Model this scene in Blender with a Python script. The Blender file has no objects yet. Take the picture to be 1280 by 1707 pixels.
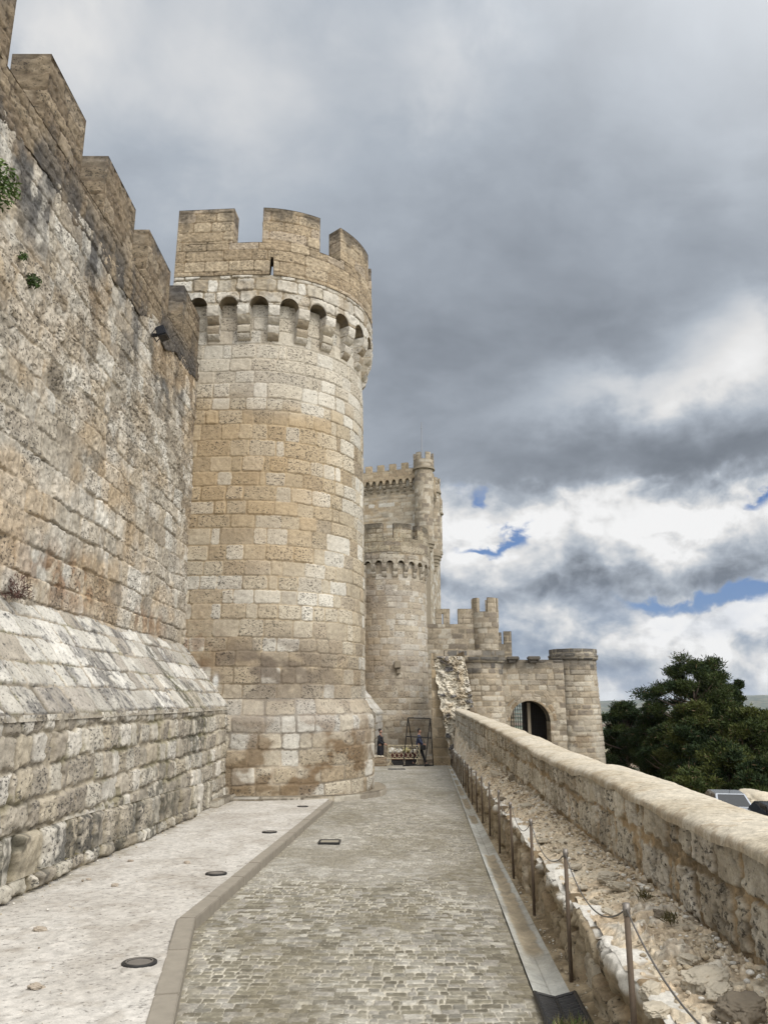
import bpy, bmesh, math, random
import numpy as np
from mathutils import Vector, Matrix
R_ = math.radians
random.seed(7)
rng = np.random.default_rng(11)
SC = bpy.context.scene
COL = SC.collection

# ------------------------------------------------------------------ photograph camera
F_PX, HOR = 1282.0, 1168.0
PITCH = math.atan((HOR - 853.5) / F_PX)
cP, sP = math.cos(PITCH), math.sin(PITCH)
EYE = 1.6
def at(px, py, Y):
    v = 853.5 - py; fw = F_PX*cP - v*sP
    return Vector(((px-640)/fw*Y, Y, EYE + (F_PX*sP + v*cP)/fw*Y))
def road_z(Y): return -0.039*Y

# ------------------------------------------------------------------ numpy noise
def _h(ix, iy, iz, seed):
    n = (ix.astype(np.int64)*73856093) ^ (iy.astype(np.int64)*19349663) ^ (iz.astype(np.int64)*83492791) ^ (seed*2654435761 & 0x7fffffff)
    n = n & 0xffffffff
    n = ((n >> 16) ^ n) * 0x45d9f3b & 0xffffffff
    n = ((n >> 16) ^ n) * 0x45d9f3b & 0xffffffff
    n = (n >> 16) ^ n
    return (n & 0xffffff) / float(0xffffff)
def hsh(a, b=0, seed=0):
    a = np.asarray(a); b = np.broadcast_to(np.asarray(b), a.shape)
    return _h(a, b, np.zeros_like(a), seed)
def vn(x, y, z, seed=0):
    xf, yf, zf = np.floor(x), np.floor(y), np.floor(z)
    fx, fy, fz = x-xf, y-yf, z-zf
    fx = fx*fx*(3-2*fx); fy = fy*fy*(3-2*fy); fz = fz*fz*(3-2*fz)
    ix, iy, iz = xf.astype(np.int64), yf.astype(np.int64), zf.astype(np.int64)
    def c(a, b, d): return _h(ix+a, iy+b, iz+d, seed)
    x00 = c(0,0,0)*(1-fx)+c(1,0,0)*fx; x10 = c(0,1,0)*(1-fx)+c(1,1,0)*fx
    x01 = c(0,0,1)*(1-fx)+c(1,0,1)*fx; x11 = c(0,1,1)*(1-fx)+c(1,1,1)*fx
    return (x00*(1-fy)+x10*fy)*(1-fz) + (x01*(1-fy)+x11*fy)*fz
def fbm(x, y, z=0.0, octv=4, seed=0, gain=.5):
    x = np.asarray(x, float); y = np.asarray(y, float)*np.ones_like(x); z = np.asarray(z, float)*np.ones_like(x)
    s = np.zeros_like(x); a = 1.; t = 0.
    for o in range(octv):
        s += a*vn(x, y, z, seed+o*17); t += a
        x, y, z = (x*.8-y*.6)*2.03+11.3, (x*.6+y*.8)*2.03+5.1, z*2.03+3.7
        a *= gain
    return s/t*2-1        # about -1..1 (mostly -.5..+.5)
def sst(a, b, x):
    t = np.clip((x-a)/(b-a), 0, 1); return t*t*(3-2*t)
def lin(c):
    c = np.asarray(c, float)/255.
    return np.where(c <= .04045, c/12.92, ((c+.055)/1.055)**2.4)
KALB = 0.80
HAZE_D = 4.5e-5
def alb(*c):
    l = lin(c); g = l @ np.array([.2126, .7152, .0722]); return (l*.86+g*.14)*KALB
def mixc(a, b, t):
    t = np.asarray(t)[..., None]; return a*(1-t)+b*t

# ------------------------------------------------------------------ masonry field
class Masonry:
    """courses of blocks: random heights, random jittered widths"""
    def __init__(s, seed, v0, v1, ch, bw, wob=.02, jit=.7, wf=2.2, rag=.006):
        r = np.random.default_rng(seed); b = [v0-.5*ch[0]]
        while b[-1] < v1+ch[1]: b.append(b[-1]+r.uniform(*ch))
        s.b = np.array(b); s.bw = bw; s.seed = seed; s.wob = wob; s.jit = jit; s.wf = wf; s.rag = rag; s.q = .05
    def __call__(s, u, v):
        wu = s.wob*2*fbm(u*s.wf, v*s.wf, 0, 2, s.seed+1) + s.rag*2*fbm(u*16, v*16, 0, 2, s.seed+2)
        wv = s.wob*2*fbm(u*s.wf*.8, v*s.wf, 5., 2, s.seed+3) + s.rag*2*fbm(u*16, v*16, 9., 2, s.seed+4)
        U, V = u+wu, v+wv
        k = np.clip(np.searchsorted(s.b, V.ravel(), side='right')-1, 0, len(s.b)-2).reshape(V.shape)
        lo, hi = s.b[k], s.b[k+1]
        w = s.bw[0] + (s.bw[1]-s.bw[0])*hsh(k, 3, s.seed)
        off = hsh(k, 9, s.seed)*7.3
        x = U/w + off
        i = np.floor(x).astype(np.int64)
        def bd(i): return i + s.jit*(hsh(i, k, s.seed+5)-.5)
        i = np.where(x < bd(i), i-1, i); i = np.where(x >= bd(i+1), i+1, i)
        l, r = bd(i), bd(i+1)
        du = np.minimum(x-l, r-x)*w; dv = np.minimum(V-lo, hi-V)
        q = s.q*(1+.6*hsh(i, k, s.seed+8))
        ax, ay = np.maximum(q-du, 0), np.maximum(q-dv, 0)
        d = np.where((ax > 0) & (ay > 0), q-np.hypot(ax, ay), np.minimum(du, dv))
        return dict(k=k, i=i, d=d, r1=hsh(i, k, s.seed+11), r2=hsh(i, k, s.seed+12), r3=hsh(i, k, s.seed+13),
                    cu=(x-l)/(r-l)-.5, cv=(V-lo)/(hi-lo)-.5, U=U, V=V)

def painter(mas, pal, mortar, joint=.01, soft=.012, relief=.012, vary=.012, rough=.006, rf=7., tilt=.0, pit=.5,
            jv=.07, fade=None, stain=None, bulge=0., big=0., mort_var=.12):
    """returns f(u,v,P)->disp,col,alpha"""
    pal_c = np.array([alb(*p[0]) for p in pal]); pw = np.cumsum([p[1] for p in pal]); pw = pw/pw[-1]
    mc = alb(*mortar); sd = mas.seed*31+7
    def f(u, v, P):
        m = mas(u, v)
        jw = joint*(.6+.8*m['r3']) + joint*.8*np.clip(fbm(u*1.1, v*1.1, 2., 2, sd)*2, -1, 1)
        st = sst(jw, jw+soft, m['d'])
        fd = np.ones_like(u) if fade is None else fade(u, v, P)
        idx = np.searchsorted(pw, m['r1'].ravel()).clip(0, len(pal)-1).reshape(u.shape)
        c = pal_c[idx]
        n1 = fbm(P[..., 0]*1.3, P[..., 1]*1.3, P[..., 2]*1.3, 4, sd+1)
        n2 = fbm(P[..., 0]*rf, P[..., 1]*rf, P[..., 2]*rf, 4, sd+2, .6)
        c = c*(1+jv*2*(m['r2']-.5) + .22*n1 + .22*n2)[..., None]
        mm = mc*(1+mort_var*n1*2+.15*n2)[..., None]
        c = mixc(mm, c, 1-(1-st)*fd)
        ck = (1-st)*sst(-.05, .25, fbm(u*1.3, v*1.3, 6., 3, sd+21)+.5*n2)*fd
        c = c*(1-.5*ck)[..., None]
        edge = sst(0, .08, m['d'])
        disp = (st-1)*relief*fd + vary*(m['r2']-.5)*2*fd*st + rough*2*n2 + bulge*np.sqrt(np.clip(edge, 0, 1))*fd
        disp = disp + tilt*(m['cu']*(m['r3']-.5)+m['cv']*(m['r1']-.5))*2*st*fd
        if big: disp = disp + big*2*fbm(P[..., 0]*.9, P[..., 1]*.9, P[..., 2]*.9, 3, sd+9)
        al = np.clip(pit*(.4+1.2*m['r3'])*(.6+.8*(n1+.5)), 0, 1)*(.25+.75*st)
        if stain is not None: c, al, disp = stain(u, v, P, m, c, al, disp)
        return disp, np.clip(c, .004, .92), al
    return f

# ------------------------------------------------------------------ objects
def link(o, parent=None):
    COL.objects.link(o)
    if parent is not None: o.parent = parent
    return o
def tag(o, label=None, cat=None, group=None, kind=None):
    if label: o['label'] = label
    if cat: o['category'] = cat
    if group: o['group'] = group
    if kind: o['kind'] = kind
    return o
def empty(name, loc=(0, 0, 0), rz=0, label=None, cat=None, group=None, kind=None):
    o = bpy.data.objects.new(name, None); o.location = loc; o.rotation_euler = (0, 0, rz); o.empty_display_size = .2
    link(o); return tag(o, label, cat, group, kind)
def place(o, parent):
    """parent under an Empty that is already at its place, keeping world coordinates of the mesh"""
    o.parent = parent; o.matrix_parent_inverse = parent_inv(parent); return o
def parent_inv(p):
    m = Matrix.Translation(p.location) @ p.rotation_euler.to_matrix().to_4x4()
    if p.parent is not None:
        m = Matrix.Translation(p.parent.location) @ p.parent.rotation_euler.to_matrix().to_4x4() @ m if False else m
    return m.inverted()
def raw_mesh(name, V, Fq, mat, parent=None, C=None, smooth=True):
    me = bpy.data.meshes.new(name)
    V = np.asarray(V, np.float32); Fq = np.asarray(Fq, np.int32)
    n = Fq.shape[1]
    me.vertices.add(len(V)); me.vertices.foreach_set('co', V.ravel())
    me.loops.add(Fq.size); me.loops.foreach_set('vertex_index', Fq.ravel())
    me.polygons.add(len(Fq)); me.polygons.foreach_set('loop_start', np.arange(0, Fq.size, n, dtype=np.int32))
    me.polygons.foreach_set('loop_total', np.full(len(Fq), n, np.int32))
    me.update(calc_edges=True)
    me.polygons.foreach_set('use_smooth', np.full(len(Fq), smooth))
    if C is not None:
        a = me.color_attributes.new('Col', 'FLOAT_COLOR', 'POINT'); a.data.foreach_set('color', np.asarray(C, np.float32).ravel())
    me.materials.append(mat); me.validate()
    o = bpy.data.objects.new(name, me); link(o)
    if parent is not None: place(o, parent)
    return o
def grid_faces(nv, nu, base=0, flip=False):
    a = np.arange(nv*nu).reshape(nv, nu)+base
    q = np.stack([a[:-1, :-1], a[:-1, 1:], a[1:, 1:], a[1:, :-1]], -1).reshape(-1, 4)
    return q[:, ::-1] if flip else q
def solid(name, mat, parent, mapf, us, vs, wd, paint, faces='FBLRTD', vlow=None, vhigh=None, coarse=2, ws=None, flip=False, paint_top=None, edge=.03):
    """block in (u along, v up, w inward) metres; mapf(u,v,w)->xyz"""
    us = np.asarray(us, float); vs = np.asarray(vs, float)
    v0, v1 = vs[0], vs[-1]
    if ws is None:
        r = max((us[-1]-us[0])/len(us), .02)*coarse; ws = np.linspace(0, wd, max(3, int(wd/r)+1))
    VV, FF, CC = [], [], []; base = 0
    vl = (lambda u: np.full_like(u, v0)) if vlow is None else vlow
    vh = (lambda u: np.full_like(u, v1)) if vhigh is None else vhigh
    for f in faces:
        if f in 'FB':
            U, T = np.meshgrid(us if f == 'F' else us[::coarse] if len(us) > 4 else us, (vs-v0)/(v1-v0)); 
            if f == 'B' and U[0, -1] != us[-1]: U[:, -1] = us[-1]
            V = vl(U)+(vh(U)-vl(U))*T; W = np.full_like(U, 0. if f == 'F' else wd); A, B = U, V
        elif f in 'LR':
            u = us[0] if f == 'L' else us[-1]
            W, T = np.meshgrid(ws, (vs-v0)/(v1-v0)); U = np.full_like(W, u); V = vl(U)+(vh(U)-vl(U))*T; A, B = W+17.3, V
        else:
            U, W = np.meshgrid(us, ws); V = vh(U) if f == 'T' else vl(U); A, B = U, W+31.7
        P0 = mapf(U, V, W)
        pf = paint_top if (f == 'T' and paint_top is not None) else paint
        d, c, al = pf(A, B, P0)
        if faces != 'F':
            # fade relief to zero at the seams so that the faces meet
            if f in 'FB': e = np.minimum(V-vl(U), vh(U)-V); e = np.minimum(e, np.minimum(U-us[0], us[-1]-U))
            elif f in 'LR': e = np.minimum(np.minimum(W, wd-W), np.minimum(V-V.min(), V.max()-V))
            else: e = np.minimum(np.minimum(W, wd-W), np.minimum(U-us[0], us[-1]-U))
            d = d*np.clip(e/edge, 0, 1) - .012*(1-np.clip(e/(edge*1.3), 0, 1))**2*(1 if f in 'FB' else 0)
        if f == 'F': W = W-d
        elif f == 'B': W = W+d
        elif f == 'L': U = U-d
        elif f == 'R': U = U+d
        elif f == 'T': V = V+d
        else: V = V-d
        P = mapf(U, V, W)
        nv, nu = U.shape
        fl = f in 'BLD'
        if f == 'R': fl = False
        VV.append(P.reshape(-1, 3)); CC.append(np.concatenate([c, al[..., None]], -1).reshape(-1, 4))
        FF.append(grid_faces(nv, nu, base, fl != flip)); base += nv*nu
    return raw_mesh(name, np.concatenate(VV), np.concatenate(FF), mat, parent, np.concatenate(CC))
def lsp(a, b, step): return np.linspace(a, b, max(2, int(round(abs(b-a)/step))+1))

class MB:
    """collects boxes, tubes, lathes into one mesh"""
    def __init__(s): s.v = []; s.f = []
    def _add(s, v, f):
        b = len(s.v); s.v += [tuple(p) for p in v]; s.f += [tuple(i+b for i in q) for q in f]
    def box(s, c, d, rz=0, M=None):
        x, y, z = d[0]/2, d[1]/2, d[2]/2
        v = [Vector((a, b, e)) for e in (-z, z) for a, b in ((-x, -y), (x, -y), (x, y), (-x, y))]
        m = Matrix.Translation(c) @ (M if M is not None else Matrix.Rotation(rz, 4, 'Z'))
        s._add([m @ p for p in v], [(3, 2, 1, 0), (4, 5, 6, 7), (0, 1, 5, 4), (1, 2, 6, 5), (2, 3, 7, 6), (3, 0, 4, 7)])
    def tube(s, pts, r, n=8, cap=True):
        pts = [Vector(p) for p in pts]; rr = r if isinstance(r, (list, tuple)) else [r]*len(pts)
        V = []; F = []
        for i, p in enumerate(pts):
            t = (pts[min(i+1, len(pts)-1)]-pts[max(i-1, 0)]).normalized()
            a = t.orthogonal().normalized() if i == 0 else (a0 - t*a0.dot(t)).normalized()
            a0 = a; b = t.cross(a)
            for k in range(n):
                g = 2*math.pi*k/n; V.append(p+(a*math.cos(g)+b*math.sin(g))*rr[i])
        for i in range(len(pts)-1):
            for k in range(n):
                F.append((i*n+k, i*n+(k+1) % n, (i+1)*n+(k+1) % n, (i+1)*n+k))
        if cap: F.append(tuple(range(n-1, -1, -1))); F.append(tuple((len(pts)-1)*n+k for k in range(n)))
        s._add(V, F)
    def lathe(s, c, prof, n=24):
        V = []; F = []
        for r, z in prof:
            for k in range(n):
                g = 2*math.pi*k/n; V.append((c[0]+r*math.cos(g), c[1]+r*math.sin(g), c[2]+z))
        for i in range(len(prof)-1):
            for k in range(n): F.append((i*n+k, i*n+(k+1) % n, (i+1)*n+(k+1) % n, (i+1)*n+k))
        F.append(tuple(range(n-1, -1, -1))); F.append(tuple((len(prof)-1)*n+k for k in range(n)))
        s._add(V, F)
    def poly(s, v, f): s._add([Vector(p) for p in v], f)
    def prism(s, outline, y0, y1, M=None):
        """outline in x,z extruded along y"""
        n = len(outline); V = [Vector((x, y0, z)) for x, z in outline]+[Vector((x, y1, z)) for x, z in outline]
        if M is not None: V = [M @ p for p in V]
        s._add(V, [tuple(range(n)), tuple(range(2*n-1, n-1, -1))]+[(i, i+n, (i+1) % n+n, (i+1) % n) for i in range(n)])
    def build(s, name, mat, parent=None, smooth=False, bevel=0, local=False, noise=0, seg=2):
        me = bpy.data.meshes.new(name); me.from_pydata(s.v, [], s.f)
        bm = bmesh.new(); bm.from_mesh(me)
        bmesh.ops.recalc_face_normals(bm, faces=bm.faces)
        if bevel: bmesh.ops.bevel(bm, geom=list(bm.edges), offset=bevel, segments=seg, affect='EDGES', clamp_overlap=True)
        if noise:
            for v in bm.verts: v.co += Vector((random.uniform(-1, 1), random.uniform(-1, 1), random.uniform(-1, 1)))*noise
        bm.to_mesh(me); bm.free()
        me.polygons.foreach_set('use_smooth', [smooth]*len(me.polygons))
        me.materials.append(mat); o = bpy.data.objects.new(name, me); link(o)
        if parent is not None:
            if local: o.parent = parent
            else: place(o, parent)
        return o
def copy_tree(o, parent=None):
    c = o.copy(); COL.objects.link(c)
    if parent is not None: c.parent = parent
    for ch in list(o.children): copy_tree(ch, c)
    return c

# ------------------------------------------------------------------ node helpers / materials
class NT:
    def __init__(s, tree): s.t = tree; s.n = tree.nodes; s.l = tree.links
    def node(s, typ, **kw):
        n = s.n.new(typ)
        for k, v in kw.items(): setattr(n, k, v)
        return n
    def put(s, sock, v):
        if isinstance(v, E): v = v.s
        if hasattr(v, 'links') or hasattr(v, 'is_output'): s.l.new(v, sock)
        else:
            try: sock.default_value = v
            except Exception: sock.default_value = (*v, 1.)
    def math(s, op, a, b=0., c=0., clamp=False):
        n = s.node('ShaderNodeMath', operation=op, use_clamp=clamp)
        for i, x in enumerate((a, b, c)): s.put(n.inputs[i], x)
        return E(s, n.outputs[0])
    def ramp(s, f, stops, interp='LINEAR'):
        n = s.node('ShaderNodeValToRGB'); s.put(n.inputs[0], f); cr = n.color_ramp; cr.interpolation = interp
        while len(cr.elements) < len(stops): cr.elements.new(.5)
        for e, (p, c) in zip(cr.elements, stops):
            e.position = p; e.color = (c, c, c, 1) if isinstance(c, (int, float)) else (*c, 1)
        return n.outputs[0]
    def mixc(s, f, a, b, typ='MIX'):
        n = s.node('ShaderNodeMix', data_type='RGBA', blend_type=typ); s.put(n.inputs[0], f); s.put(n.inputs[6], a); s.put(n.inputs[7], b)
        return n.outputs[2]
    def noise(s, vec, scale, detail=4, rough=.55, dist=0, w=None, out=0):
        n = s.node('ShaderNodeTexNoise', noise_dimensions='3D'); s.put(n.inputs['Vector'], vec)
        n.inputs['Scale'].default_value = scale; n.inputs['Detail'].default_value = detail; n.inputs['Roughness'].default_value = rough; n.inputs['Distortion'].default_value = dist
        r = n.outputs[out]; return E(s, r) if out == 0 else r
    def mapping(s, vec, sc=(1, 1, 1), loc=(0, 0, 0)):
        n = s.node('ShaderNodeMapping'); s.put(n.inputs[0], vec); n.inputs[3].default_value = sc; n.inputs[1].default_value = loc; return n.outputs[0]
class E:
    def __init__(s, nt, sock): s.nt = nt; s.s = sock
    def __add__(a, b): return a.nt.math('ADD', a, b)
    __radd__ = __add__
    def __mul__(a, b): return a.nt.math('MULTIPLY', a, b)
    __rmul__ = __mul__
    def __sub__(a, b): return a.nt.math('SUBTRACT', a, b)
    def __rsub__(a, b): return a.nt.math('SUBTRACT', b, a)
    def __truediv__(a, b): return a.nt.math('DIVIDE', a, b)
    def sm(a, lo, hi):
        n = a.nt.node('ShaderNodeMapRange', interpolation_type='SMOOTHSTEP'); a.nt.put(n.inputs[0], a)
        n.inputs[1].default_value = lo; n.inputs[2].default_value = hi; return E(a.nt, n.outputs[0])
def new_mat(name):
    m = bpy.data.materials.new(name); m.use_nodes = True; nt = NT(m.node_tree); nt.n.clear()
    out = nt.node('ShaderNodeOutputMaterial'); bs = nt.node('ShaderNodeBsdfPrincipled'); nt.l.new(bs.outputs[0], out.inputs[0])
    bs.inputs['Roughness'].default_value = .9
    bs.inputs['Specular IOR Level'].default_value = .25
    return m, nt, bs
def stone_mat(name, sc=1., bump=.5, spots=1., dark=(.035, .03, .026), grain=.16, dist=.01):
    m, nt, bs = new_mat(name)
    tc = nt.node('ShaderNodeTexCoord').outputs['Object']
    vc = nt.node('ShaderNodeVertexColor', layer_name='Col')
    n1 = nt.noise(tc, 38*sc, 6, .62); n2 = nt.noise(tc, 9*sc, 5, .6); n3 = nt.noise(nt.mapping(tc, (1, 1, 1.5), (4, 3, 2)), 17*sc, 5, .68)
    n4 = nt.noise(tc, 95*sc, 4, .6)
    br = (n1-.5)*(grain*5.) + (n2-.5)*.6 + (n4-.5)*.7 + 1.
    c = nt.node('ShaderNodeVectorMath', operation='SCALE'); nt.put(c.inputs[0], vc.outputs[0]); nt.put(c.inputs[3], br)
    al = E(nt, vc.outputs[1])
    th = .685-al*.155
    sp = nt.math('MULTIPLY', nt.math('SUBTRACT', n3, th), 14., clamp=True)
    vo = nt.node('ShaderNodeTexVoronoi'); nt.put(vo.inputs['Vector'], nt.mapping(tc, (1, 1, 1.3))); vo.inputs['Scale'].default_value = 15*sc; vo.inputs['Randomness'].default_value = 1
    vr = E(nt, vo.outputs['Distance']); hole = nt.math('MULTIPLY', nt.math('SUBTRACT', al*.26-.02, vr), 12., clamp=True)
    hole = hole * n2.sm(.5, .62)
    sp = nt.math('MAXIMUM', sp*.8, hole)*spots
    nt.put(bs.inputs['Base Color'], nt.mixc(sp, c.outputs[0], (*dark, 1)))
    hgt = n1*.5 + n2*.9 - sp*1.0 + nt.noise(tc, 110*sc, 3, .6)*.2
    b = nt.node('ShaderNodeBump'); b.inputs['Strength'].default_value = bump; b.inputs['Distance'].default_value = dist; nt.put(b.inputs['Height'], hgt)
    nt.l.new(b.outputs[0], bs.inputs['Normal'])
    return m
def plain_mat(name, col, rough=.6, metal=0., nscale=12., namp=.25, bump=.1, spec=.3):
    m, nt, bs = new_mat(name)
    tc = nt.node('ShaderNodeTexCoord').outputs['Object']
    n = nt.noise(tc, nscale, 5, .6)
    c = nt.node('ShaderNodeVectorMath', operation='SCALE'); c.inputs[0].default_value = col; nt.put(c.inputs[3], (n-.5)*(namp*2)+1.)
    nt.l.new(c.outputs[0], bs.inputs['Base Color']); bs.inputs['Roughness'].default_value = rough; bs.inputs['Metallic'].default_value = metal
    bs.inputs['Specular IOR Level'].default_value = spec
    b = nt.node('ShaderNodeBump'); b.inputs['Strength'].default_value = bump; b.inputs['Distance'].default_value = .01; nt.put(b.inputs['Height'], n); nt.l.new(b.outputs[0], bs.inputs['Normal'])
    return m
M_near = stone_mat('weathered_limestone', 1., .6)
M_talus = stone_mat('lichen_limestone', 1.15, .6, 1., (.03, .03, .032))
M_tower = stone_mat('tower_limestone', 1.0, .5)
M_far = stone_mat('distant_limestone', .45, .5, .8, (.06, .05, .04), .14, .02)
M_ground = stone_mat('paving_stone', 1.6, .35, .5, (.10, .09, .075), .12, .004)
M_conc = stone_mat('old_concrete', 1.2, .35, .8, (.09, .08, .07), .10, .004)
M_earth = stone_mat('dry_earth', 1.3, .6, .8, (.09, .07, .05), .16, .008)

# ================================================================== NEAR CURTAIN WALL (left)
def gauss(u, v, cu, cv, su, sv): return np.exp(-((u-cu)/su)**2-((v-cv)/sv)**2)
def wall_zf(Y): return 10.0+.06*(Y-10.5)        # walk parapet floor
def wall_zb(Y): return 9.05+.085*(Y-8.6)        # foot of the brown parapet
def wx(v): return -4.95-.018*(v-3.0)
P_grey = [((178, 168, 151), 2), ((190, 181, 166), 2.2), ((164, 152, 134), 1.6), ((202, 196, 184), 1.3), ((150, 139, 122), .8), ((184, 170, 148), 1.6)]
P_brown = [((140, 123, 99), 2), ((150, 133, 108), 2), ((130, 113, 91), 1.2), ((156, 140, 117), 1)]
DARK = alb(66, 66, 68)
def wall_fade(u, v, P):
    n = fbm(u*.9, v*.9, 1., 3, 501)
    low = 1-sst(4.6, 6.0, v+n*1.6)
    return np.clip(low + .85*sst(-.4, .1, fbm(u*.7, v*.7, 3., 3, 502)) , .5, 1)
def wall_stain(u, v, P, m, c, al, d):
    zb = wall_zb(u)
    n = fbm(u*1.6, v*.45, 2., 4, 511); n2 = fbm(u*3.5, v*1.6, 2., 4, 512); n3 = fbm(u*8, v*5, 2., 3, 513)
    up = sst(2.6, .1, zb-v)
    k = np.clip(up*(.55+1.6*n)+.5*n2*up, 0, 1)*sst(-.25, .15, n2+.3*n3+.12)
    k = np.maximum(k, .9*gauss(u, v, 17.6, 9.3, 1.2, .9)*sst(-.3, .1, n2+.1))
    k = np.maximum(k, .8*gauss(u, v, 12.2, 9.0, 1.0, .8)*sst(-.3, .1, n2+.1))
    c = mixc(c, DARK*(1.0+.8*n3[..., None]), np.clip(k*.95, 0, .88))
    mid = sst(5.2, 7.2, v)*(1-up)
    c = mixc(c, alb(150, 140, 124), .28*mid*sst(-.1, .5, n2+n)) 
    w = sst(.18, .38, fbm(u*2.2, v*1.8, 7., 4, 514))*(.35+.4*mid)+.75*gauss(u, v, 10.6, 4.5, 1.7, .7)*(m['r1'] > .35)+.5*gauss(u, v, 17.6, 4.2, 1.2, 1.)*(m['r1'] > .5)
    w = np.clip(w, 0, .85)
    c = mixc(c, alb(212, 206, 194), w)
    tanm = sst(-.05, .35, fbm(u*.8, v*1.1, 8., 3, 515))*(.25+.35*(1-mid))
    c = mixc(c, alb(182, 154, 114), tanm*.85)
    o = gauss(u, v, 12.0, 3.45, 1.6, .42)*sst(-.2, .25, fbm(u*4, v*3, 1., 4, 516))+.7*gauss(u, v, 16, 3.2, 2, .3)*sst(-.1, .25, n2)
    c = mixc(c, alb(138, 98, 56), np.clip(o*.85, 0, .8))
    g = sst(18.0, 19.3, u)*sst(5, 3, v)
    c = mixc(c, alb(186, 170, 144), g*.5)
    # eroded shelves and hollows of the old facing
    er = fbm(u*2.4, v*3.2, 4., 5, 517, .58)
    er2 = np.abs(fbm(u*1.3+v*.5, v*2.6-u*.2, 6., 4, 518))
    crev = sst(.045, .0, er2)*mid*sst(-.2, .3, n2+.1)
    n5 = fbm(u*14, v*14, 3., 4, 519, .65)
    crev = np.maximum(crev, .8*sst(.03, 0, np.abs(fbm(u*3.1-v, v*3.4, 9., 4, 520)))*mid*sst(0, .3, n+.1))
    d = d+.025*er*mid-.04*crev+.015*er+.018*n5*(.4+.6*mid)
    c = c*(1+.5*n5)[..., None]
    c = c*(1-.4*crev)[..., None]
    al = np.clip(al+.25*mid+.3*sst(.1, .4, n3)*mid, 0, 1)
    return c, al, d
cw = empty('curtain_wall', (-4.95, 12, -.4), label='long weathered curtain wall on the left with sloping foot and square battlements', cat='castle wall')
mW = Masonry(21, -1, 12, (.34, .46), (.46, .68), .030, .8, 1.2, .012)
pW = painter(mW, P_grey, (168, 154, 132), .010, .014, .03, .020, .016, 9, .03, .75, .12, wall_fade, wall_stain, big=.03)
yW = np.concatenate([lsp(3.5, 7, .06)[:-1], lsp(7, 19.75, .016)])
solid('facing', M_near, cw, lambda u, v, w: np.stack([wx(v)-w, u, v], -1), yW, lsp(2.7, 9.3, .017), 0, pW, 'F', vhigh=lambda u: wall_zb(u)+.20)
# brown parapet and merlons
def brown_stain(u, v, P, m, c, al, d):
    n = fbm(P[..., 0]*3, P[..., 1]*3, P[..., 2]*1.2, 4, 61); n2 = fbm(P[..., 0]*14, P[..., 1]*14, P[..., 2]*14, 4, 62, .6)
    top = sst(10.55, 11.5, P[..., 2]-.06*(P[..., 1]-9.67))
    c = mixc(c, DARK*1.2, np.clip(.75*top*sst(-.35, .25, n)+.35*sst(.1, .4, n), 0, .8))
    lo = sst(.95, .25, P[..., 2]-wall_zb(P[..., 1]))*sst(-.12, .22, fbm(P[..., 1]*1.6, P[..., 2]*.5, 2., 4, 511)+.4*n+.25*gauss(P[..., 1], 0, 17.3, 0, 1.4, 1)+.12)
    c = mixc(c, DARK*1.15, .75*lo)
    return c*(1+.5*n2)[..., None], al, d+.02*n2
mB = Masonry(31, 8, 13, (.24, .30), (.5, .8), .008, .5)
pB = painter(mB, P_brown, (120, 103, 82), .007, .012, .016, .008, .022, 11, .01, .75, .06, None, brown_stain)
fm = lambda u, v, w: np.stack([wx(9)+.004-w, u, v], -1)
solid('parapet', M_near, cw, fm, lsp(3.5, 19.65, .03), lsp(9.0, 10.0, .03), .6, pB, 'FBT', vlow=lambda u: wall_zb(u)-.05+.30*fbm(u*1.1, 0*u, 0., 3, 33), vhigh=wall_zf)
for (a, b) in ((3.9, 5.9), (6.7, 8.6), (9.7, 11.1), (12.15, 13.75), (14.65, 16.35), (17.55, 19.25)):
    zt = 11.12+.06*((a+b)/2-9.67)+(.18 if a > 17 else 0)
    solid('merlon', M_near, cw, fm, lsp(a, b, .03), lsp(wall_zf((a+b)/2)-.03, zt, .03), .6, pB, 'FBLRT')
# talus: path s from the foot line up the slope
P_tal = [((200, 195, 184), 2.2), ((186, 180, 168), 1.8), ((168, 160, 148), 1), ((214, 209, 199), 1.2), ((176, 166, 150), .6)]
def tal_stain(u, v, P, m, c, al, d):
    n = fbm(u*2.2, v*3, 3., 5, 71, .6); n2 = fbm(u*12, v*8, 3., 4, 72, .6); g = fbm(u*1.2, v*4, 9., 3, 73)
    k = np.clip(sst(-.08, .3, n+.25*n2-.12*m['r2']+.02)*.9, 0, 1)*sst(-.2, .12, n2+.1)
    c = mixc(c, alb(98, 96, 96), k*.66)
    mo = gauss(u, v, 15.6, .5, .35, 1.2)+.5*gauss(u, v, 16.6, .2, .5, .5)
    c = mixc(c, alb(88, 84, 44), np.clip(mo*sst(-.2, .2, n2)*.8, 0, .8))
    c = mixc(c, alb(120, 118, 70), .35*sst(.15, .4, g)*(1-sst(.02, .05, m['d'])))
    al = np.clip(.7+.6*k, 0, 1)
    c = mixc(c, alb(150, 138, 116), .6*sst(.035, -.01, v))
    return c, al, d*sst(-.05, .12, v)-.03*sst(.06, -.05, v)
mT = Masonry(41, -.2, 2.3, (.36, .42), (.36, .58), .02, .8, 1.5, .01)
pT = painter(mT, P_tal, (168, 156, 136), .010, .014, .02, .014, .008, 8, .022, .8, .08, None, tal_stain)
TL0, TL1 = np.array([-3.74, 1.44]), np.array([-4.97, 2.94])
def tal_map(u, v, w):
    dx, dz = TL1-TL0; L = math.hypot(dx, dz); t = v/L
    return np.stack([TL0[0]+dx*t-w*dz/L, u, TL0[1]+dz*t+w*dx/L], -1)
yT = np.concatenate([lsp(3.5, 6.5, .06)[:-1], lsp(6.5, 20.2, .017)])
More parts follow.
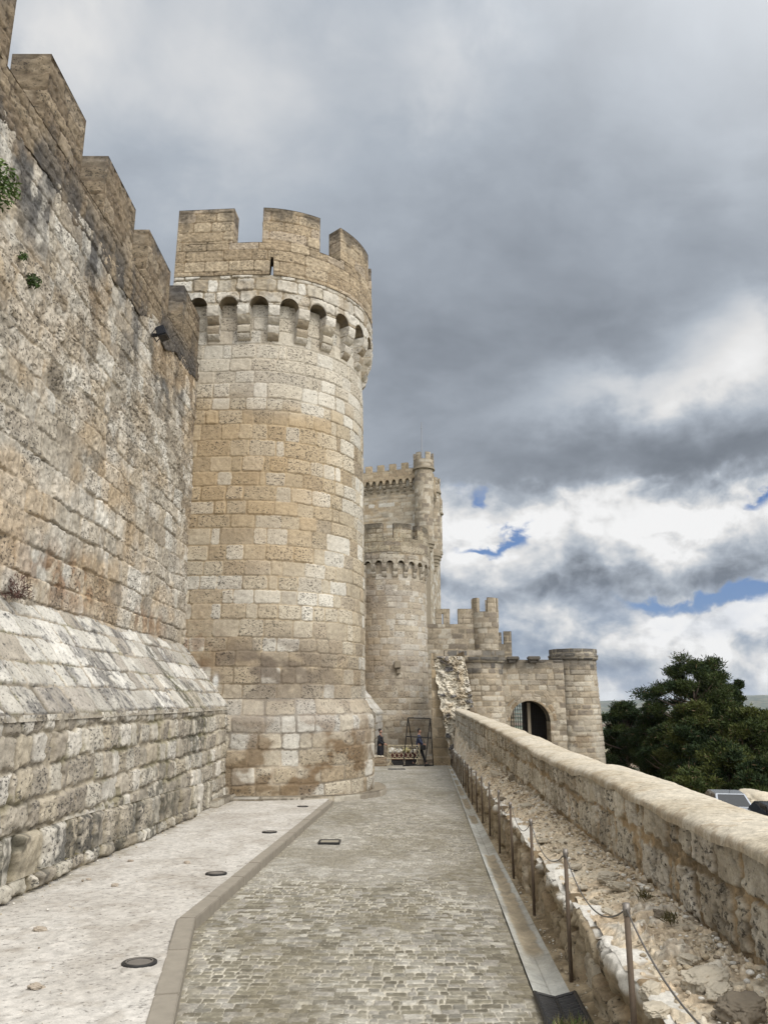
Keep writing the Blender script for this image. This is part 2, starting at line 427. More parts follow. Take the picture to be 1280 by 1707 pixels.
solid('talus', M_talus, cw, tal_map, yT, lsp(-.02, 1.96, .017), 0, pT, 'F', vlow=lambda u: -.05+0*u)
P_low = [((186, 178, 162), 2), ((170, 160, 143), 2), ((200, 193, 180), 1.2), ((154, 144, 128), 1), ((180, 168, 146), 1)]
def low_stain(u, v, P, m, c, al, d):
    n = fbm(u*2, v*2, 3., 4, 81); n2 = fbm(u*11, v*9, 3., 4, 82, .6)
    k = gauss(u, v, 16.0, 1.0, .7, .5)+.8*gauss(u, v, 13.5, .2, .6, .5)+.35*sst(.05, .4, n)
    c = mixc(c, alb(76, 74, 62), np.clip(k*sst(-.25, .2, n2), 0, .75))
    mo = sst(.1, .35, fbm(u*1.5, v*3, 4., 3, 83))*(1-sst(.02, .06, m['d']))
    c = mixc(c, alb(104, 98, 52), mo*.5)
    return c, al, d
mL = Masonry(51, -1.2, 1.7, (.29, .36), (.30, .44), .02, .85, 1.6, .02)
pL = painter(mL, P_low, (178, 166, 144), .014, .022, .035, .014, .016, 9, .03, .85, .11, None, low_stain, bulge=.016)
solid('foot_wall', M_talus, cw, lambda u, v, w: np.stack([-3.765-.03*(v-1.45)-w, u, v], -1), yT, lsp(-1.0, 1.45, .017), 0, pL, 'F')
def foot_paint(seed):
    def fs(u, v, P, m, c, al, d):
        n = fbm(u*2.2, v*2, P[..., 0]*3, 4, seed); n2 = fbm(u*12, v*10, P[..., 0]*9, 4, seed+1, .6)
        k = sst(-.1, .25, n)*sst(-.3, .15, n2)
        c = mixc(c, alb(62, 62, 58), k*.75)
        mo = sst(-.15, .2, fbm(u*3, P[..., 0]*6, P[..., 2]*2, 3, seed+2))
        c = mixc(c, alb(112, 104, 58), np.where(v > 20, mo*.6, mo*.12))
        return c, al, d
    return fs
for nm, X0, h, ye, sd in (('footing_course', -3.64, .60, 17.2, 91), ('footing_course', -3.50, .22, 15.2, 96)):
    mF = Masonry(sd, -.3, 1, (h*1.02, h*1.05), (.30, .42), .02, .8, 1.6, .02); 
    pF = painter(mF, P_low, (150, 138, 112), .012, .03, .04, .03, .02, 7, .05, .8, .1, None, foot_paint(sd), bulge=.035)
    solid(nm, M_talus, cw, lambda u, v, w, X0=X0: np.stack([X0+.02*np.sin(u*1.7)-w, u, v+road_z(u)+.03], -1), np.concatenate([lsp(3.5, 6.5, .06)[:-1], lsp(6.5, ye, .018)]), lsp(-.15, h, .018), .3, pF, 'FTR')
mF = Masonry(99, -.3, 1, (.2, .24), (.5, .7), .01, .5)
pF = painter(mF, P_low, (150, 138, 118), .01, .02, .02, .02, .01, 7, .02, .5, .08)
solid('footing_course', M_talus, cw, lambda u, v, w: np.stack([-3.46-w, u, v+road_z(u)+.03], -1), lsp(17.0, 19.3, .03), lsp(-.15, .2, .03), .5, pF, 'FTLR')

# ================================================================== ROUND TOWERS
def cyl_map(cx, cy, Rf, flat=None):
    def f(u, v, w):
        r = Rf(v)-w; th = u/3.0
        if flat is None: return np.stack([cx+r*np.sin(th), cy-r*np.cos(th), v], -1)
        t0 = R_(flat); s_ = np.minimum(th-t0, 0)*3.2; th = np.maximum(th, t0)
        return np.stack([cx+r*np.sin(th)+s_*math.cos(t0), cy-r*np.cos(th)+s_*math.sin(t0), v], -1)
    return f
P_tow = [((190, 178, 156), 2), ((180, 165, 139), 2.4), ((206, 200, 187), 1.7), ((168, 150, 122), 1.5), ((196, 188, 172), 1.5), ((158, 143, 120), .6)]
P_white = [((196, 188, 174), 2), ((208, 202, 190), 1.4), ((184, 174, 156), 1.2), ((166, 152, 130), .7)]
P_crown = [((170, 151, 122), 2), ((180, 162, 134), 1.6), ((160, 141, 113), 1.3), ((176, 159, 136), 1)]
def arc_name(deg): return R_(deg)*3.0
def round_tower(cx, cy, dz, seed, gz, merlons, slits, res, mat, label, tower_stain, talus_z, Rs=(2.86, 3.02, 3.27), zbot=-1.5, amp=1., only=(-115, 128), z0=None, pw=P_white, pc=P_crown, flat=None, left=None):
    ro = empty('round_tower', (cx, cy, gz), label=label, cat='tower')
    z0 = 11.2+dz
    def Rf(v):
        r = np.interp(v, [talus_z[0]-.01, talus_z[0], talus_z[1], z0+1], [Rs[2], Rs[2], Rs[1], Rs[0]])
        return r+np.where(v < talus_z[0], .012*(talus_z[0]-v), 0)
    mp = cyl_map(cx, cy, Rf, flat)
    us = np.concatenate([lsp(arc_name(-180), arc_name(-62), .12)[:-1], lsp(arc_name(-62), arc_name(108), res)[:-1], lsp(arc_name(108), arc_name(180), .12)])
    if left is not None: us = np.concatenate([lsp(left, arc_name(108), res)[:-1], lsp(arc_name(108), arc_name(180), .12)])
    m1 = Masonry(seed, zbot-1, z0+2, (.35, .47), (.42, .68), .012, .75, 1.5, .006)
    p1 = painter(m1, P_tow, (174, 156, 126), .009, .010, .020*amp, .012*amp, .008, 12, .012, .8, .12, None, tower_stain)
    solid('shaft', mat, ro, mp, us, lsp(talus_z[1], z0+1.1, res), 0, p1, 'F')
    m2 = Masonry(seed+1, zbot-1, z0+2, (.36, .42), (.44, .66), .015, .75, 1.5, .008)
    p2 = painter(m2, P_tow, (180, 166, 144), .014, .016, .020*amp, .012*amp, .010, 12, .014, .8, .12, None, tower_stain)
    solid('plinth', mat, ro, mp, us, lsp(zbot, talus_z[1], res), 0, p2, 'F')
    # crown, arches cut in its lower edge
    RC = 3.2; sp = R_(15.2)*3.0; ph = arc_name(2.3); zs = z0+.93; r_a = .26
    def arch(u):
        x = ((u-ph+sp/2) % sp)-sp/2; x = x*RC/3.0
        return zs+np.sqrt(np.clip(r_a**2-x**2, 0, None))*1.05
    cmap = cyl_map(cx, cy, lambda v: RC-.02*(v-z0)+0*v, flat)
    uc = np.concatenate([lsp(arc_name(-180), arc_name(-70), .1)[:-1], lsp(arc_name(-70), arc_name(112), res)[:-1], lsp(arc_name(112), arc_name(180), .1)])
    if left is not None: uc = np.concatenate([lsp(left, arc_name(112), res)[:-1], lsp(arc_name(112), arc_name(180), .1)])
    m3 = Masonry(seed+2, z0-.2, z0+3, (.33, .38), (.42, .62), .02, .85, 1.5, .012)
    p3 = painter(m3, pw, (150, 136, 112), .008, .014, .028*amp, .02*amp, .012, 9, .02, .45, .07, None, crown_stain)
    solid('machicolation', mat, ro, cmap, uc, lsp(zs, z0+1.86, res), .5, p3, 'FBDL', vlow=arch)
    m4 = Masonry(seed+3, z0+1.8, z0+5, (.30, .35), (.55, .85), .006, .5, 1.5, .003)
    p4 = painter(m4, pc, (138, 117, 88), .006, .010, .014*amp, .006*amp, .014, 14, .008, .7, .05, None, lambda *a: brown2(*a, z0))
    def lowc(u):
        v = np.full_like(u, z0+1.86)
        for s in slits: v = np.where(np.abs(u-arc_name(s)) < .05, z0+2.42, v)
        return v
    cm2 = cyl_map(cx, cy, lambda v: RC+.01-.02*(v-z0)+0*v, flat)
    solid('parapet', mat, ro, cm2, uc, lsp(z0+1.86, z0+2.88, res), .5, p4, 'FBTDL', vlow=lowc)
    for a, b in merlons:
        solid('merlon', mat, ro, cm2, lsp(arc_name(a), arc_name(b), res*1.2), lsp(z0+2.85, z0+4.0, res*1.2), .5, p4, 'FBLRT')
    # roof deck closing the shaft
    d = MB(); d.lathe((0, 0, 0), [(2.7, z0+1.4-gz), (2.75, z0+1.6-gz)], 40); d.build('roof_deck', M_deck, ro, local=True)
    # corbels
    protos = []
    for q in range(3):
        mq = Masonry(seed+40+q, -1, 2, (.46, .48), (2, 3), 0, 0)
        pq = painter(mq, pw, (160, 146, 120), .006, .012, .012*amp, .0, .014, 12, 0, .5, .05)
        def prof(v, q=q):
            t1 = np.clip(v/.46, 0, 1); t2 = np.clip((v-.46)/.47, 0, 1)
            return np.where(v < .46, .02+.21*np.sqrt(np.clip(1-(1-t1)**2, 0, 1))-.10*sst(.78, 1., t1), .13+.23*np.sqrt(np.clip(1-(1-t2)**2, 0, 1)))
        def cm(u, v, w): return np.stack([u, -(2.84+prof(v)-w), v+z0-gz], -1)
        o = solid('corbel', mat, None, cm, lsp(-.155-.01*q, .155+.008*q, .02 if res < .05 else .06), lsp(0, .94, .02 if res < .05 else .05), .35, pq, 'FLRD')
        o.parent = ro; protos.append(o)
    k = 0; deg = 2.3+7.6-15.2*8
    while deg < only[1]:
        if deg > only[0]:
            o = protos[k] if k < 3 else protos[k % 3].copy()
            if k >= 3: COL.objects.link(o); o.parent = ro
            o.rotation_euler.z = R_(deg); k += 1
            o.location = (0, 0, 0)
            if flat is not None and deg < flat:
                s_ = R_(deg-flat)*3.2; o.rotation_euler.z = R_(flat); o.location = (s_*math.cos(R_(flat)), s_*math.sin(R_(flat)), 0)
        deg += 15.2
    return ro
M_deck = plain_mat('deck_mortar', tuple(alb(150, 138, 118)), .9)
def crown_stain(u, v, P, m, c, al, d):
    n = fbm(u*2, v*1.5, 3., 4, 121); n2 = fbm(u*9, v*7, 3., 4, 122, .6)
    c = mixc(c, alb(160, 140, 108), .5*sst(.05, .4, n)); c = mixc(c, alb(110, 104, 96), .4*sst(.12, .4, n2))
    return c, al, d+.02*n2
def brown2(u, v, P, m, c, al, d, z0):
    n = fbm(P[..., 0]*2.5, P[..., 1]*2.5, P[..., 2]*1.5, 4, 131); n2 = fbm(P[..., 0]*22, P[..., 1]*22, P[..., 2]*22, 3, 132, .6)
    top = sst(z0+3.45, z0+4.0, P[..., 2]+.25*n)
    c = mixc(c, alb(84, 77, 68), np.clip(.85*top*sst(-.3, .2, n+.2)+.25*sst(.15, .4, n), 0, .75))
    c = c*(1+.5*n2)[..., None]
    return c, al, d+.014*n2
def t1_stain(u, v, P, m, c, al, d):
    th = np.degrees(u/3.0)
    n = fbm(u*.8, v*.6, 3., 4, 141); n2 = fbm(u*5, v*4, 3., 4, 142, .6); n3 = fbm(u*1.8, v*2.5, 5., 4, 143)
    tan = sst(4.2, 6.0, v+n)*sst(10.3, 8.6, v+n)*sst(62, 25, th)
    c = mixc(c, alb(182, 156, 116), tan*(.35+.45*m['r2']))
    wht = sst(8.8, 10.2, v+n*.8)*.55+.6*gauss(th, v, 35, 4.4, 32, 1.5)*(m['r1'])
    c = mixc(c, alb(208, 201, 187), np.clip(wht, 0, .8))
    gr = gauss(th, v, 18, 2.35, 40, .8)*sst(-.25, .15, n3+.3*(m['r2']-.5))
    c = mixc(c, alb(112, 100, 88), np.clip(gr*1.0, 0, .9)); c = mixc(c, alb(140, 122, 96), .45*sst(3.6, 1.8, v+n)*sst(1.0, 1.7, v)*(.4+.6*m['r2']))
    gr2 = gauss(th, v, 30, 1.15, 70, .7)*(.4+.6*m['r1']); c = mixc(c, alb(160, 156, 150), gr2*.55)
    br = gauss(th, v, -32, 2.6, 16, .85)*sst(-.35, .1, n2)+.7*gauss(th, v, -38, .6, 9, .8)*sst(-.3, .1, n2)
    br = br+.95*sst(.06, .22, n3)*gauss(th, v, 42, .1, 34, .85)+.35*gauss(th, v, -18, 7.5, 22, 3.5)*sst(-.1, .3, n)
    c = mixc(c, alb(124, 84, 42), np.clip(br*.95, 0, .85))
    c = mixc(c, alb(124, 104, 76), .75*sst(-.15, .25, n3)*sst(1.5, .4, v))
    lk = gauss(th, v, -10.5, 2.05, 1.1, .13); c = mixc(c, alb(225, 225, 222), np.clip(lk*1.6, 0, .9))
    return c, al, d
rt1 = round_tower(-3.55, 22.26, 0., 201, -.75, [(math.degrees(-2.16/3), -12.5), (2.5, 33), (46.2, 77), (91, 121), (135, 166)], [7.9], .021, M_tower,
    'big round limestone tower in front with brown crenellated crown and pitted corbels', t1_stain, (1.12, 1.66), flat=-4, left=-2.16, only=(-40, 128))
# kerb ring round its foot
mR = Masonry(301, -2, 2, (.3, .31), (.5, .8), .01, .6); pR = painter(mR, P_low, (150, 138, 118), .006, .012, .012, .01, .01, 8, .01, .5, .08)
solid('footing_ring', M_tower, rt1, cyl_map(-3.55, 22.26, lambda v: 3.60+0*v, -4), lsp(arc_name(-34), arc_name(110), .03), lsp(-1.1, -.62, .03), .4, pR, 'FT', vhigh=lambda u: -.545-.15*sst(0, 4.5, u))
def t2_stain(u, v, P, m, c, al, d):
    n = fbm(u*.7, v*.7, 3., 4, 151); n3 = fbm(u*1.5, v*1.8, 5., 4, 153)
    c = mixc(c, alb(172, 160, 142), .45)
    c = mixc(c, alb(120, 106, 94), .6*gauss(u, v, -1, 9, 3, 1.2)*sst(-.2, .2, n3)+.6*gauss(u, v, 1, 3.6, 4, 1.4)*(.3+m['r2']*.8)*sst(-.4, .2, n3))
    c = mixc(c, alb(160, 134, 98), .5*gauss(u, v, -1.5, 5.5, 1.6, 2.5)+.5*sst(.1, .4, n)*sst(2, -1, v))
    c = mixc(c, alb(196, 192, 184), .4*gauss(u, v, 1.5, 6, 3, 3)*m['r1'])
    return c, al, d
rt2 = round_tower(.3, 58, -.95, 231, -2.2, [(-150, -120), (-104, -60), (-52, -7.8), (7.2, 33), (44, 78), (91, 121)], [], .055, M_far,
    'second round tower farther along the path beyond the metal frame', t2_stain, (.35, .95), Rs=(2.9, 2.98, 3.2), zbot=-4, amp=1.4, pw=[((180, 170, 152), 2), ((164, 154, 138), 1.5), ((150, 138, 122), 1)], pc=[((160, 148, 124), 2), ((172, 160, 138), 1.5), ((146, 134, 112), 1.2), ((132, 120, 104), .6)])
mb = MB(); mb.box((0.95, 58-3.02, 4.05), (.45, .5, .5)); mb.box((1.0, 58-2.95, 3.6), (.25, .3, .4)); mb.build('corbel', M_deck, rt2, bevel=.05, noise=.02)

# ================================================================== FARTHER CASTLE
def line_map(p0, p1, batter=0., z0=0.):
    """u from p0 to p1 (outward side is to the right of travel), w inward to the left"""
    d = np.array([p1[0]-p0[0], p1[1]-p0[1]], float); L = np.hypot(*d); d /= L; n = np.array([-d[1], d[0]])
    def f(u, v, w):
        ww = w+batter*(v-z0)
        return np.stack([p0[0]+d[0]*u+n[0]*ww, p0[1]+d[1]*u+n[1]*ww, v], -1)
    return f, L
def far_painter(seed, pal=P_tow, ch=(.38, .5), bw=(.55, .85), stain=None, mort=(176, 160, 134), z=(-6, 40), **k):
    m = Masonry(seed, z[0], z[1], ch, bw, .015, .7, .8, .008)
    a = dict(joint=.014, soft=.02, relief=.03, vary=.018, rough=.012, rf=5, tilt=.015, pit=.5, jv=.09); a.update(k)
    return painter(m, pal, mort, stain=stain, **a)
P_dull = [((178, 166, 146), 2), ((166, 152, 130), 2), ((188, 178, 160), 1.5), ((150, 138, 118), 1), ((140, 128, 112), .7)]
# second curtain wall with its talus, between the two round towers
c2 = empty('curtain_wall', (-2.5, 44, -1.8), label='farther stretch of curtain wall with a pale sloping foot between the two round towers', cat='castle wall')
p = far_painter(401, P_dull); f, L = line_map((-4.5, 25), (-1.15, 57))
solid('facing', M_far, c2, f, lsp(18, L, .07), lsp(-3, 10.6, .08), 0, p, 'F')
p = far_painter(402, [((202, 198, 188), 1), ((190, 184, 172), 1)], stain=tal_stain)
q = [(0, 2.35), (1.28, .85), (1.33, -2.6)]
mb_t = empty('talus_holder') if False else None
def t2map(u, v, w):
    s = v; px = np.interp(s, [0, 1.97, 5.4], [0, 1.28, 1.36]); pz = np.interp(s, [0, 1.97, 5.4], [2.35, .85, -2.6])
    b = f(u, pz, -px+w); return b
pt = far_painter(403, [((208, 204, 196), 1), ((192, 187, 176), 1)], ch=(.4, .5))
pe = far_painter(404, [((150, 142, 130), 1), ((164, 156, 142), 1)])  # end face set darker than the slope, its shade put in the colour
o = solid('talus', M_far, c2, lambda u, v, w: t2map(u, 5.4-v, w), lsp(25.3, L, .06), lsp(0, 5.4, .06), 0, pt, 'F')
def t2end(u, v, w):  # u: outward 0..1, v height
    top = 2.35-np.clip(u/1.28, 0, 1)*1.5
    vv = np.minimum(v, top); return f(25.3+w, vv, -u)
solid('talus_end', M_far, c2, t2end, lsp(0, 1.34, .05), lsp(-2.6, 2.35, .06), 0, pe, 'F')
mb = MB(); mb.box((-1.62, 52.6, 9.0), (.3, .4, .25)); mb.build('floodlight_bracket', plain_mat('black_box', (.02, .02, .022)), c2, bevel=.02)

# keep
kp = empty('castle_keep', (-2, 100, -2.5), label='tall square keep rising behind with corner turrets and row of arched corbels', cat='keep')
def keep_stain(u, v, P, m, c, al, d):
    n = fbm(u*.5, v*.5, 3., 4, 161); n3 = fbm(u*1.2, v*1.2, 5., 4, 163)
    c = mixc(c, alb(172, 146, 106), .75*gauss(u, v, 9.5, 24.2, 2.6, 2.6)*sst(-.3, .2, n3))
    c = mixc(c, alb(212, 208, 198), .8*(m['r1'] > .9)*1.)
    c = mixc(c, alb(190, 182, 166), .3*sst(0, .4, n))
    return c, al, d
pk = far_painter(411, P_dull, ch=(.42, .52), bw=(.7, 1.1), stain=keep_stain)
pk2 = far_painter(412, [((176, 156, 126), 1), ((188, 170, 142), 1), ((166, 146, 118), 1)], ch=(.42, .5), bw=(.7, 1.1))
A = (5.1, 91.9); B = (-9.4, 97.3); Cc = (7.95, 107.6); D = (-7, 112)
fl, Ll = line_map(B, A); fr, Lr = line_map(A, Cc)
solid('wall', M_far, kp, fl, lsp(0, Ll, .12), lsp(-3, 30.0, .12), 0, pk, 'F')
solid('wall', M_far, kp, fr, lsp(0, Lr, .15), lsp(-3, 30.0, .15), 0, pk, 'F')
fb_, Lb = line_map(Cc, D); fd_, Ld = line_map(D, B)
solid('wall', M_far, kp, fb_, lsp(0, Lb, .6), lsp(-3, 30.0, .6), 0, pk, 'F'); solid('wall', M_far, kp, fd_, lsp(0, Ld, .6), lsp(-3, 30.0, .6), 0, pk, 'F')
mb = MB(); mb.poly([(A[0], A[1], 29), (Cc[0], Cc[1], 29), (D[0], D[1], 29), (B[0], B[1], 29)], [(0, 1, 2, 3)]); mb.build('roof_deck', M_deck, kp)
bay = .885
for (p0, p1, ff, LL) in ((B, A, fl, Ll), (A, Cc, fr, Lr)):
    def ar(u):
        x = ((u+bay/2) % bay)-bay/2
        return 28.0+np.sqrt(np.clip(.27**2-x**2, 0, None))*1.3+np.where(np.abs(x) < .27, .25, 0)
    g = lambda u, v, w, ff=ff: ff(u, v, w-.45)
    solid('parapet', M_far, kp, g, lsp(.2, LL-.3, .06), lsp(28.0, 29.75, .1), .42, pk2, 'FBTD', vlow=ar)
    n = int(LL/bay)
    for i in range(n+1):
        if ff is fl and i < 4: continue
        mb = MB()
        for zz, pr, hh in ((27.05, .2, .42), (27.5, .42, .46)):
            for dz_, pp in ((0, pr-.08), (.13, pr)):
                m0 = ff(np.array([i*bay+bay/2]), np.array([zz+dz_+.15]), np.array([-pp/2]))[0]
                dd = np.array([p1[0]-p0[0], p1[1]-p0[1]]); mb.box(tuple(m0), (.34, pp, .28), math.atan2(dd[1], dd[0]))
        mb.build('corbel', M_deck, kp)
    x = .5 if ff is fl else .4; mer = far_painter(414, [((178, 158, 128), 1), ((168, 150, 120), 1)], ch=(.42, .5), bw=(.8, 1.1))
    while x < LL-1.2:
        if not (ff is fl and x > 10.5):
            solid('merlon', M_far, kp, g, lsp(LL-x-.85 if ff is fl else x, LL-x if ff is fl else x+.85, .1), lsp(29.7, 30.65, .1), .42, mer, 'FBLRT')
        x += 1.62
def turret(cx, cy, R, zb, ztop, seed, parent, crown=True):
    pt_ = far_painter(seed, P_dull, ch=(.42, .5), bw=(.6, .9))
    def Rf(v): return R+np.where(v > ztop-2.0, .10, 0)
    mp = lambda u, v, w: np.stack([cx+(Rf(v)-w)*np.sin(u), cy-(Rf(v)-w)*np.cos(u), v], -1)
    def pp(u, v, P): return pt_(u*R, v, P)
    solid('corner_turret', M_far, parent, mp, lsp(-math.pi, math.pi, .09), lsp(zb, ztop-.9, .12), .3, pp, 'FT')
    mb = MB(); mb.lathe((cx, cy, 0), [(R*.45, zb-2.3), (R*.5, zb-1.75), (R*.62, zb-1.7), (R*.62, zb-1.3), (R*.76, zb-1.25), (R*.78, zb-.85), (R*.9, zb-.8), (R*.92, zb-.42), (R*1.04, zb-.38), (R*1.05, zb+.02), (R*.9, zb+.05)], 28)
    mb.build('turret_corbelling', M_deck, parent); mb = MB()
    mb.lathe((cx, cy, 0), [(R+.08, ztop-2.15), (R+.22, ztop-2.1), (R+.22, ztop-1.9), (R+.1, ztop-1.85)], 28)
    mb.build('turret_band', M_deck, parent)
    if crown:
        for k in range(6):
            a = k*math.pi/3+.15
            solid('turret_merlon', M_far, parent, lambda u, v, w: np.stack([cx+(R+.1-w)*np.sin(u), cy-(R+.1-w)*np.cos(u), v], -1), lsp(a, a+.55, .08), lsp(ztop-.95, ztop, .1), .3, lambda u, v, P: pt_(u*R, v, P), 'FBLRT')
turret(4.95, 92, 1.18, 20.4, 31.6, 421, kp); turret(6.5, 101, 1.05, 20.6, 31.0, 422, kp); turret(7.25, 106.5, 1.0, 21.9, 29.4, 423, kp)
mb = MB(); mb.box((5.1, 91.75, 8), (.95, 1.2, 22.5)); mb.build('pilaster', M_deck2 if 'M_deck2' in globals() else M_deck, kp, bevel=.1)
t = at(703, 757, 92); t2 = at(702, 704, 92)
mb = MB(); mb.tube([(t.x, 92, 30), (t.x, 92, t2.z)], [.08, .05], 6); mb.lathe((t.x, 92, t2.z-.9), [(.02, 0), (.09, .1), (.02, .25)], 8); mb.build('lightning_rod', plain_mat('rod_metal', (.25, .26, .28), .4, .6), kp)
mb = MB()
for zz in (30.45, 30.15):
    pp0, pp1 = fl(np.array([4.]), np.array([zz]), np.array([.2]))[0], fl(np.array([Ll-1.4]), np.array([zz]), np.array([.2]))[0]
    mb.tube([pp0, pp1], .02, 5)
mb.build('roof_railing', bpy.data.materials['rod_metal'], kp)

# inner wall with two merlons and slender turret
iw = empty('inner_wall', (5.5, 62, -2.6), label='inner wall with tall merlons ending in a slender crenellated turret beside the keep', cat='castle wall')
pi = far_painter(431, P_dull, ch=(.34, .44), bw=(.6, .95))
pim = far_painter(432, [((160, 146, 122), 1), ((174, 160, 138), 1)], ch=(.36, .44), bw=(.6, .95))
f, L = line_map((3.0, 62), (8.0, 62))
solid('wall_face', M_far, iw, f, lsp(0, L, .07), lsp(-3, 7.55, .08), .7, pi, 'FTRB')
for a, b in ((1.15, 2.28), (2.95, 4.2)):
    if a < 2:
        solid('merlon', M_far, iw, f, lsp(a, a+.5, .06), lsp(7.5, 8.78, .07), .5, pim, 'FBLRT'); solid('merlon', M_far, iw, f, lsp(a+.62, b, .06), lsp(7.5, 8.78, .07), .5, pim, 'FBLRT')
        solid('merlon_cap', M_far, iw, f, lsp(a+.45, a+.67, .05), lsp(8.4, 8.77, .07), .48, pim, 'FBLRT')
    else: solid('merlon', M_far, iw, f, lsp(a, b, .06), lsp(7.5, 8.78, .07), .5, pim, 'FBLRT')
cmf = lambda u, v, w: np.stack([8.17+(1.02+.06*(v > 7.2)-w)*np.sin(u/1.02), 62.4-(1.02+.06*(v > 7.2)-w)*np.cos(u/1.02), v], -1)
solid('turret', M_far, iw, cmf, lsp(-3.2, 3.2, .07), lsp(-3, 8.5, .07), .35, pi, 'FBT')
for a, b in ((-76, -42), (5, 50), (60, 100), (130, 170), (-140, -100)):
    solid('turret_merlon', M_far, iw, cmf, lsp(R_(a)*1.02, R_(b)*1.02, .06), lsp(8.45, 9.62, .07), .35, pim, 'FBLRT')
# far small merlons
sw = empty('wall_turret', (10.7, 68, -3), label='small battlemented wall end peeping out behind the gate wall', cat='castle wall')
f, L = line_map((9.3, 68), (11.15, 68)); pd = far_painter(441, [((120, 110, 94), 1), ((140, 128, 110), 1)])
solid('wall_face', M_far, sw, f, lsp(0, L, .1), lsp(-3, 6.4, .12), .9, pd, 'FTRBL')
solid('merlon', M_far, sw, f, lsp(.55, .98, .08), lsp(6.35, 7.4, .08), .4, pd, 'FBLRT'); solid('merlon', M_far, sw, f, lsp(1.2, 1.85, .08), lsp(6.35, 7.5, .08), .4, pd, 'FBLRT')

# lower round bastion, gate wall, gate tower
def gt_stain(zt):
    def s_(u, v, P, m, c, al, d):
        n = fbm(u*1.2, v*1.2, 3., 4, 171); n2 = fbm(u*5, v*4, 3., 3, 172, .6)
        k = sst(zt-.9, zt+.1, v+.5*n)*.8
        c = mixc(c, alb(86, 82, 78), np.clip(k*(.5+m['r2'])+.4*(m['r2'] > .8)*sst(zt-2.5, zt-1, v), 0, .88))
        c = mixc(c, alb(150, 128, 100), .5*sst(.1, .35, n)*sst(zt-1, zt-4, v))
        c = mixc(c, alb(196, 188, 172), .55*sst(0, .3, fbm(u*.8, v*.8, 8., 3, 175))*sst(zt-2, zt-6, v))
        return c, al, d
    return s_
def small_tower(name, label, cx, cy, Rt, Rb, zt, zb, zstr, seed):
    ro = empty(name, (cx, cy, zb), label=label, cat='tower')
    Rf = lambda v: np.interp(v, [zb, zstr], [Rb, Rt])
    mp = lambda u, v, w: np.stack([cx+(Rf(v)-w)*np.sin(u/Rt), cy-(Rf(v)-w)*np.cos(u/Rt), v], -1)
    pp = far_painter(seed, P_dull, ch=(.30, .42), bw=(.5, .8), stain=gt_stain(zstr), relief=.035)
    solid('shaft', M_far, ro, mp, lsp(-math.pi*Rt, math.pi*Rt, .055), lsp(zb, zt, .055), .4, pp, 'FTB')
    pb = far_painter(seed+1, [((120, 114, 106), 2), ((104, 100, 95), 1.5), ((160, 150, 134), 1)], ch=(.3, .32), bw=(.5, .7), joint=.02, mort=(170, 160, 140))
    # projecting rounded string course
    def sm(u, v, w):
        t = np.clip((v-zstr)/.34, 0, 1); r = Rt+.02+.16*np.sqrt(np.clip(1-(1-t)**2, 0, 1))-w
        return np.stack([cx+r*np.sin(u/Rt), cy-r*np.cos(u/Rt), v], -1)
    solid('string_course', M_far, ro, sm, lsp(-math.pi*Rt, math.pi*Rt, .05), lsp(zstr-.02, zstr+.34, .04), .3, pb, 'FT')
    if zt > zstr+.4:
        solid('parapet', M_far, ro, lambda u, v, w: np.stack([cx+(Rt+.1-w)*np.sin(u/Rt), cy-(Rt+.1-w)*np.cos(u/Rt), v], -1), lsp(-math.pi*Rt, math.pi*Rt, .06), lsp(zstr+.33, zt+.02, .05), .35, pb, 'FBT')
    return ro
bas = small_tower('bastion', 'low round bastion with dark string course left of the arched gateway', 6.3, 51.6, 1.5, 1.78, 4.25, -6, 3.98, 451)
pbs = far_painter(455, [((130, 124, 114), 2), ((112, 108, 102), 1.5), ((165, 154, 138), 1.5)], ch=(.3, .36), bw=(.5, .7))
f, L = line_map((4.2, 54.2), (9.0, 54.2)); solid('upper_course', M_far, bas, f, lsp(0, L-.6, .07), lsp(2.5, 5.0, .07), .8, pbs, 'FTLRB')
gt = small_tower('gate_tower', 'round gate tower with dark rim at the right end beside the pines', 13.05, 54.0, 1.52, 1.95, 4.98, -8, 4.25, 461)
gw = empty('gate_wall', (9.6, 52.5, -4), label='gate wall pierced by a large round arch between bastion and end tower', cat='castle wall')
f, L = line_map((7.6, 52.4), (12.0, 52.4))
pg = far_painter(471, P_dull, ch=(.30, .42), bw=(.5, .8), stain=gt_stain(4.2))
ac = 9.62-7.6; ar_ = 1.32; zsp = .25
def arch_low(u): x = np.abs(u-ac); return np.where(x < ar_, zsp+np.sqrt(np.clip(ar_**2-x**2, 0, None)), zsp)
solid('pier', M_far, gw, f, lsp(0, ac-ar_, .06), lsp(-6, zsp, .07), 1.3, pg, 'FRB'); solid('pier', M_far, gw, f, lsp(ac+ar_, L, .06), lsp(-6, zsp, .07), 1.3, pg, 'FLB')
solid('wall_face', M_far, gw, f, lsp(0, L, .05), lsp(zsp, 4.25, .06), 1.3, pg, 'FTDB', vlow=arch_low)
pv = far_painter(473, [((160, 148, 128), 1), ((150, 130, 102), 1), ((176, 164, 146), 1)], ch=(.5, .52), bw=(.3, .38))
fa = lambda u, v, w: np.stack([7.6+ac-(ar_+v)*np.cos(u), np.full_like(u, 52.385)+w, zsp+(ar_+v)*np.sin(u)], -1)
solid('arch_ring', M_far, gw, fa, lsp(0.02, math.pi-.02, .04), lsp(0, .5, .05), .3, lambda u, v, P: pv(v, u*1.4, P), 'F')
for x in (8.55, 9.95):
    mb = MB(); mb.box((x+.05, 52.25, 4.35), (.82, .5, .22)); mb.box((x, 52.3, 4.15), (.5, .35, .22)); mb.build('parapet_corbel', plain_mat('blackened_stone', tuple(alb(104, 98, 90)), .95, 0, 6, .5, .5), gw, bevel=.05, noise=.02)
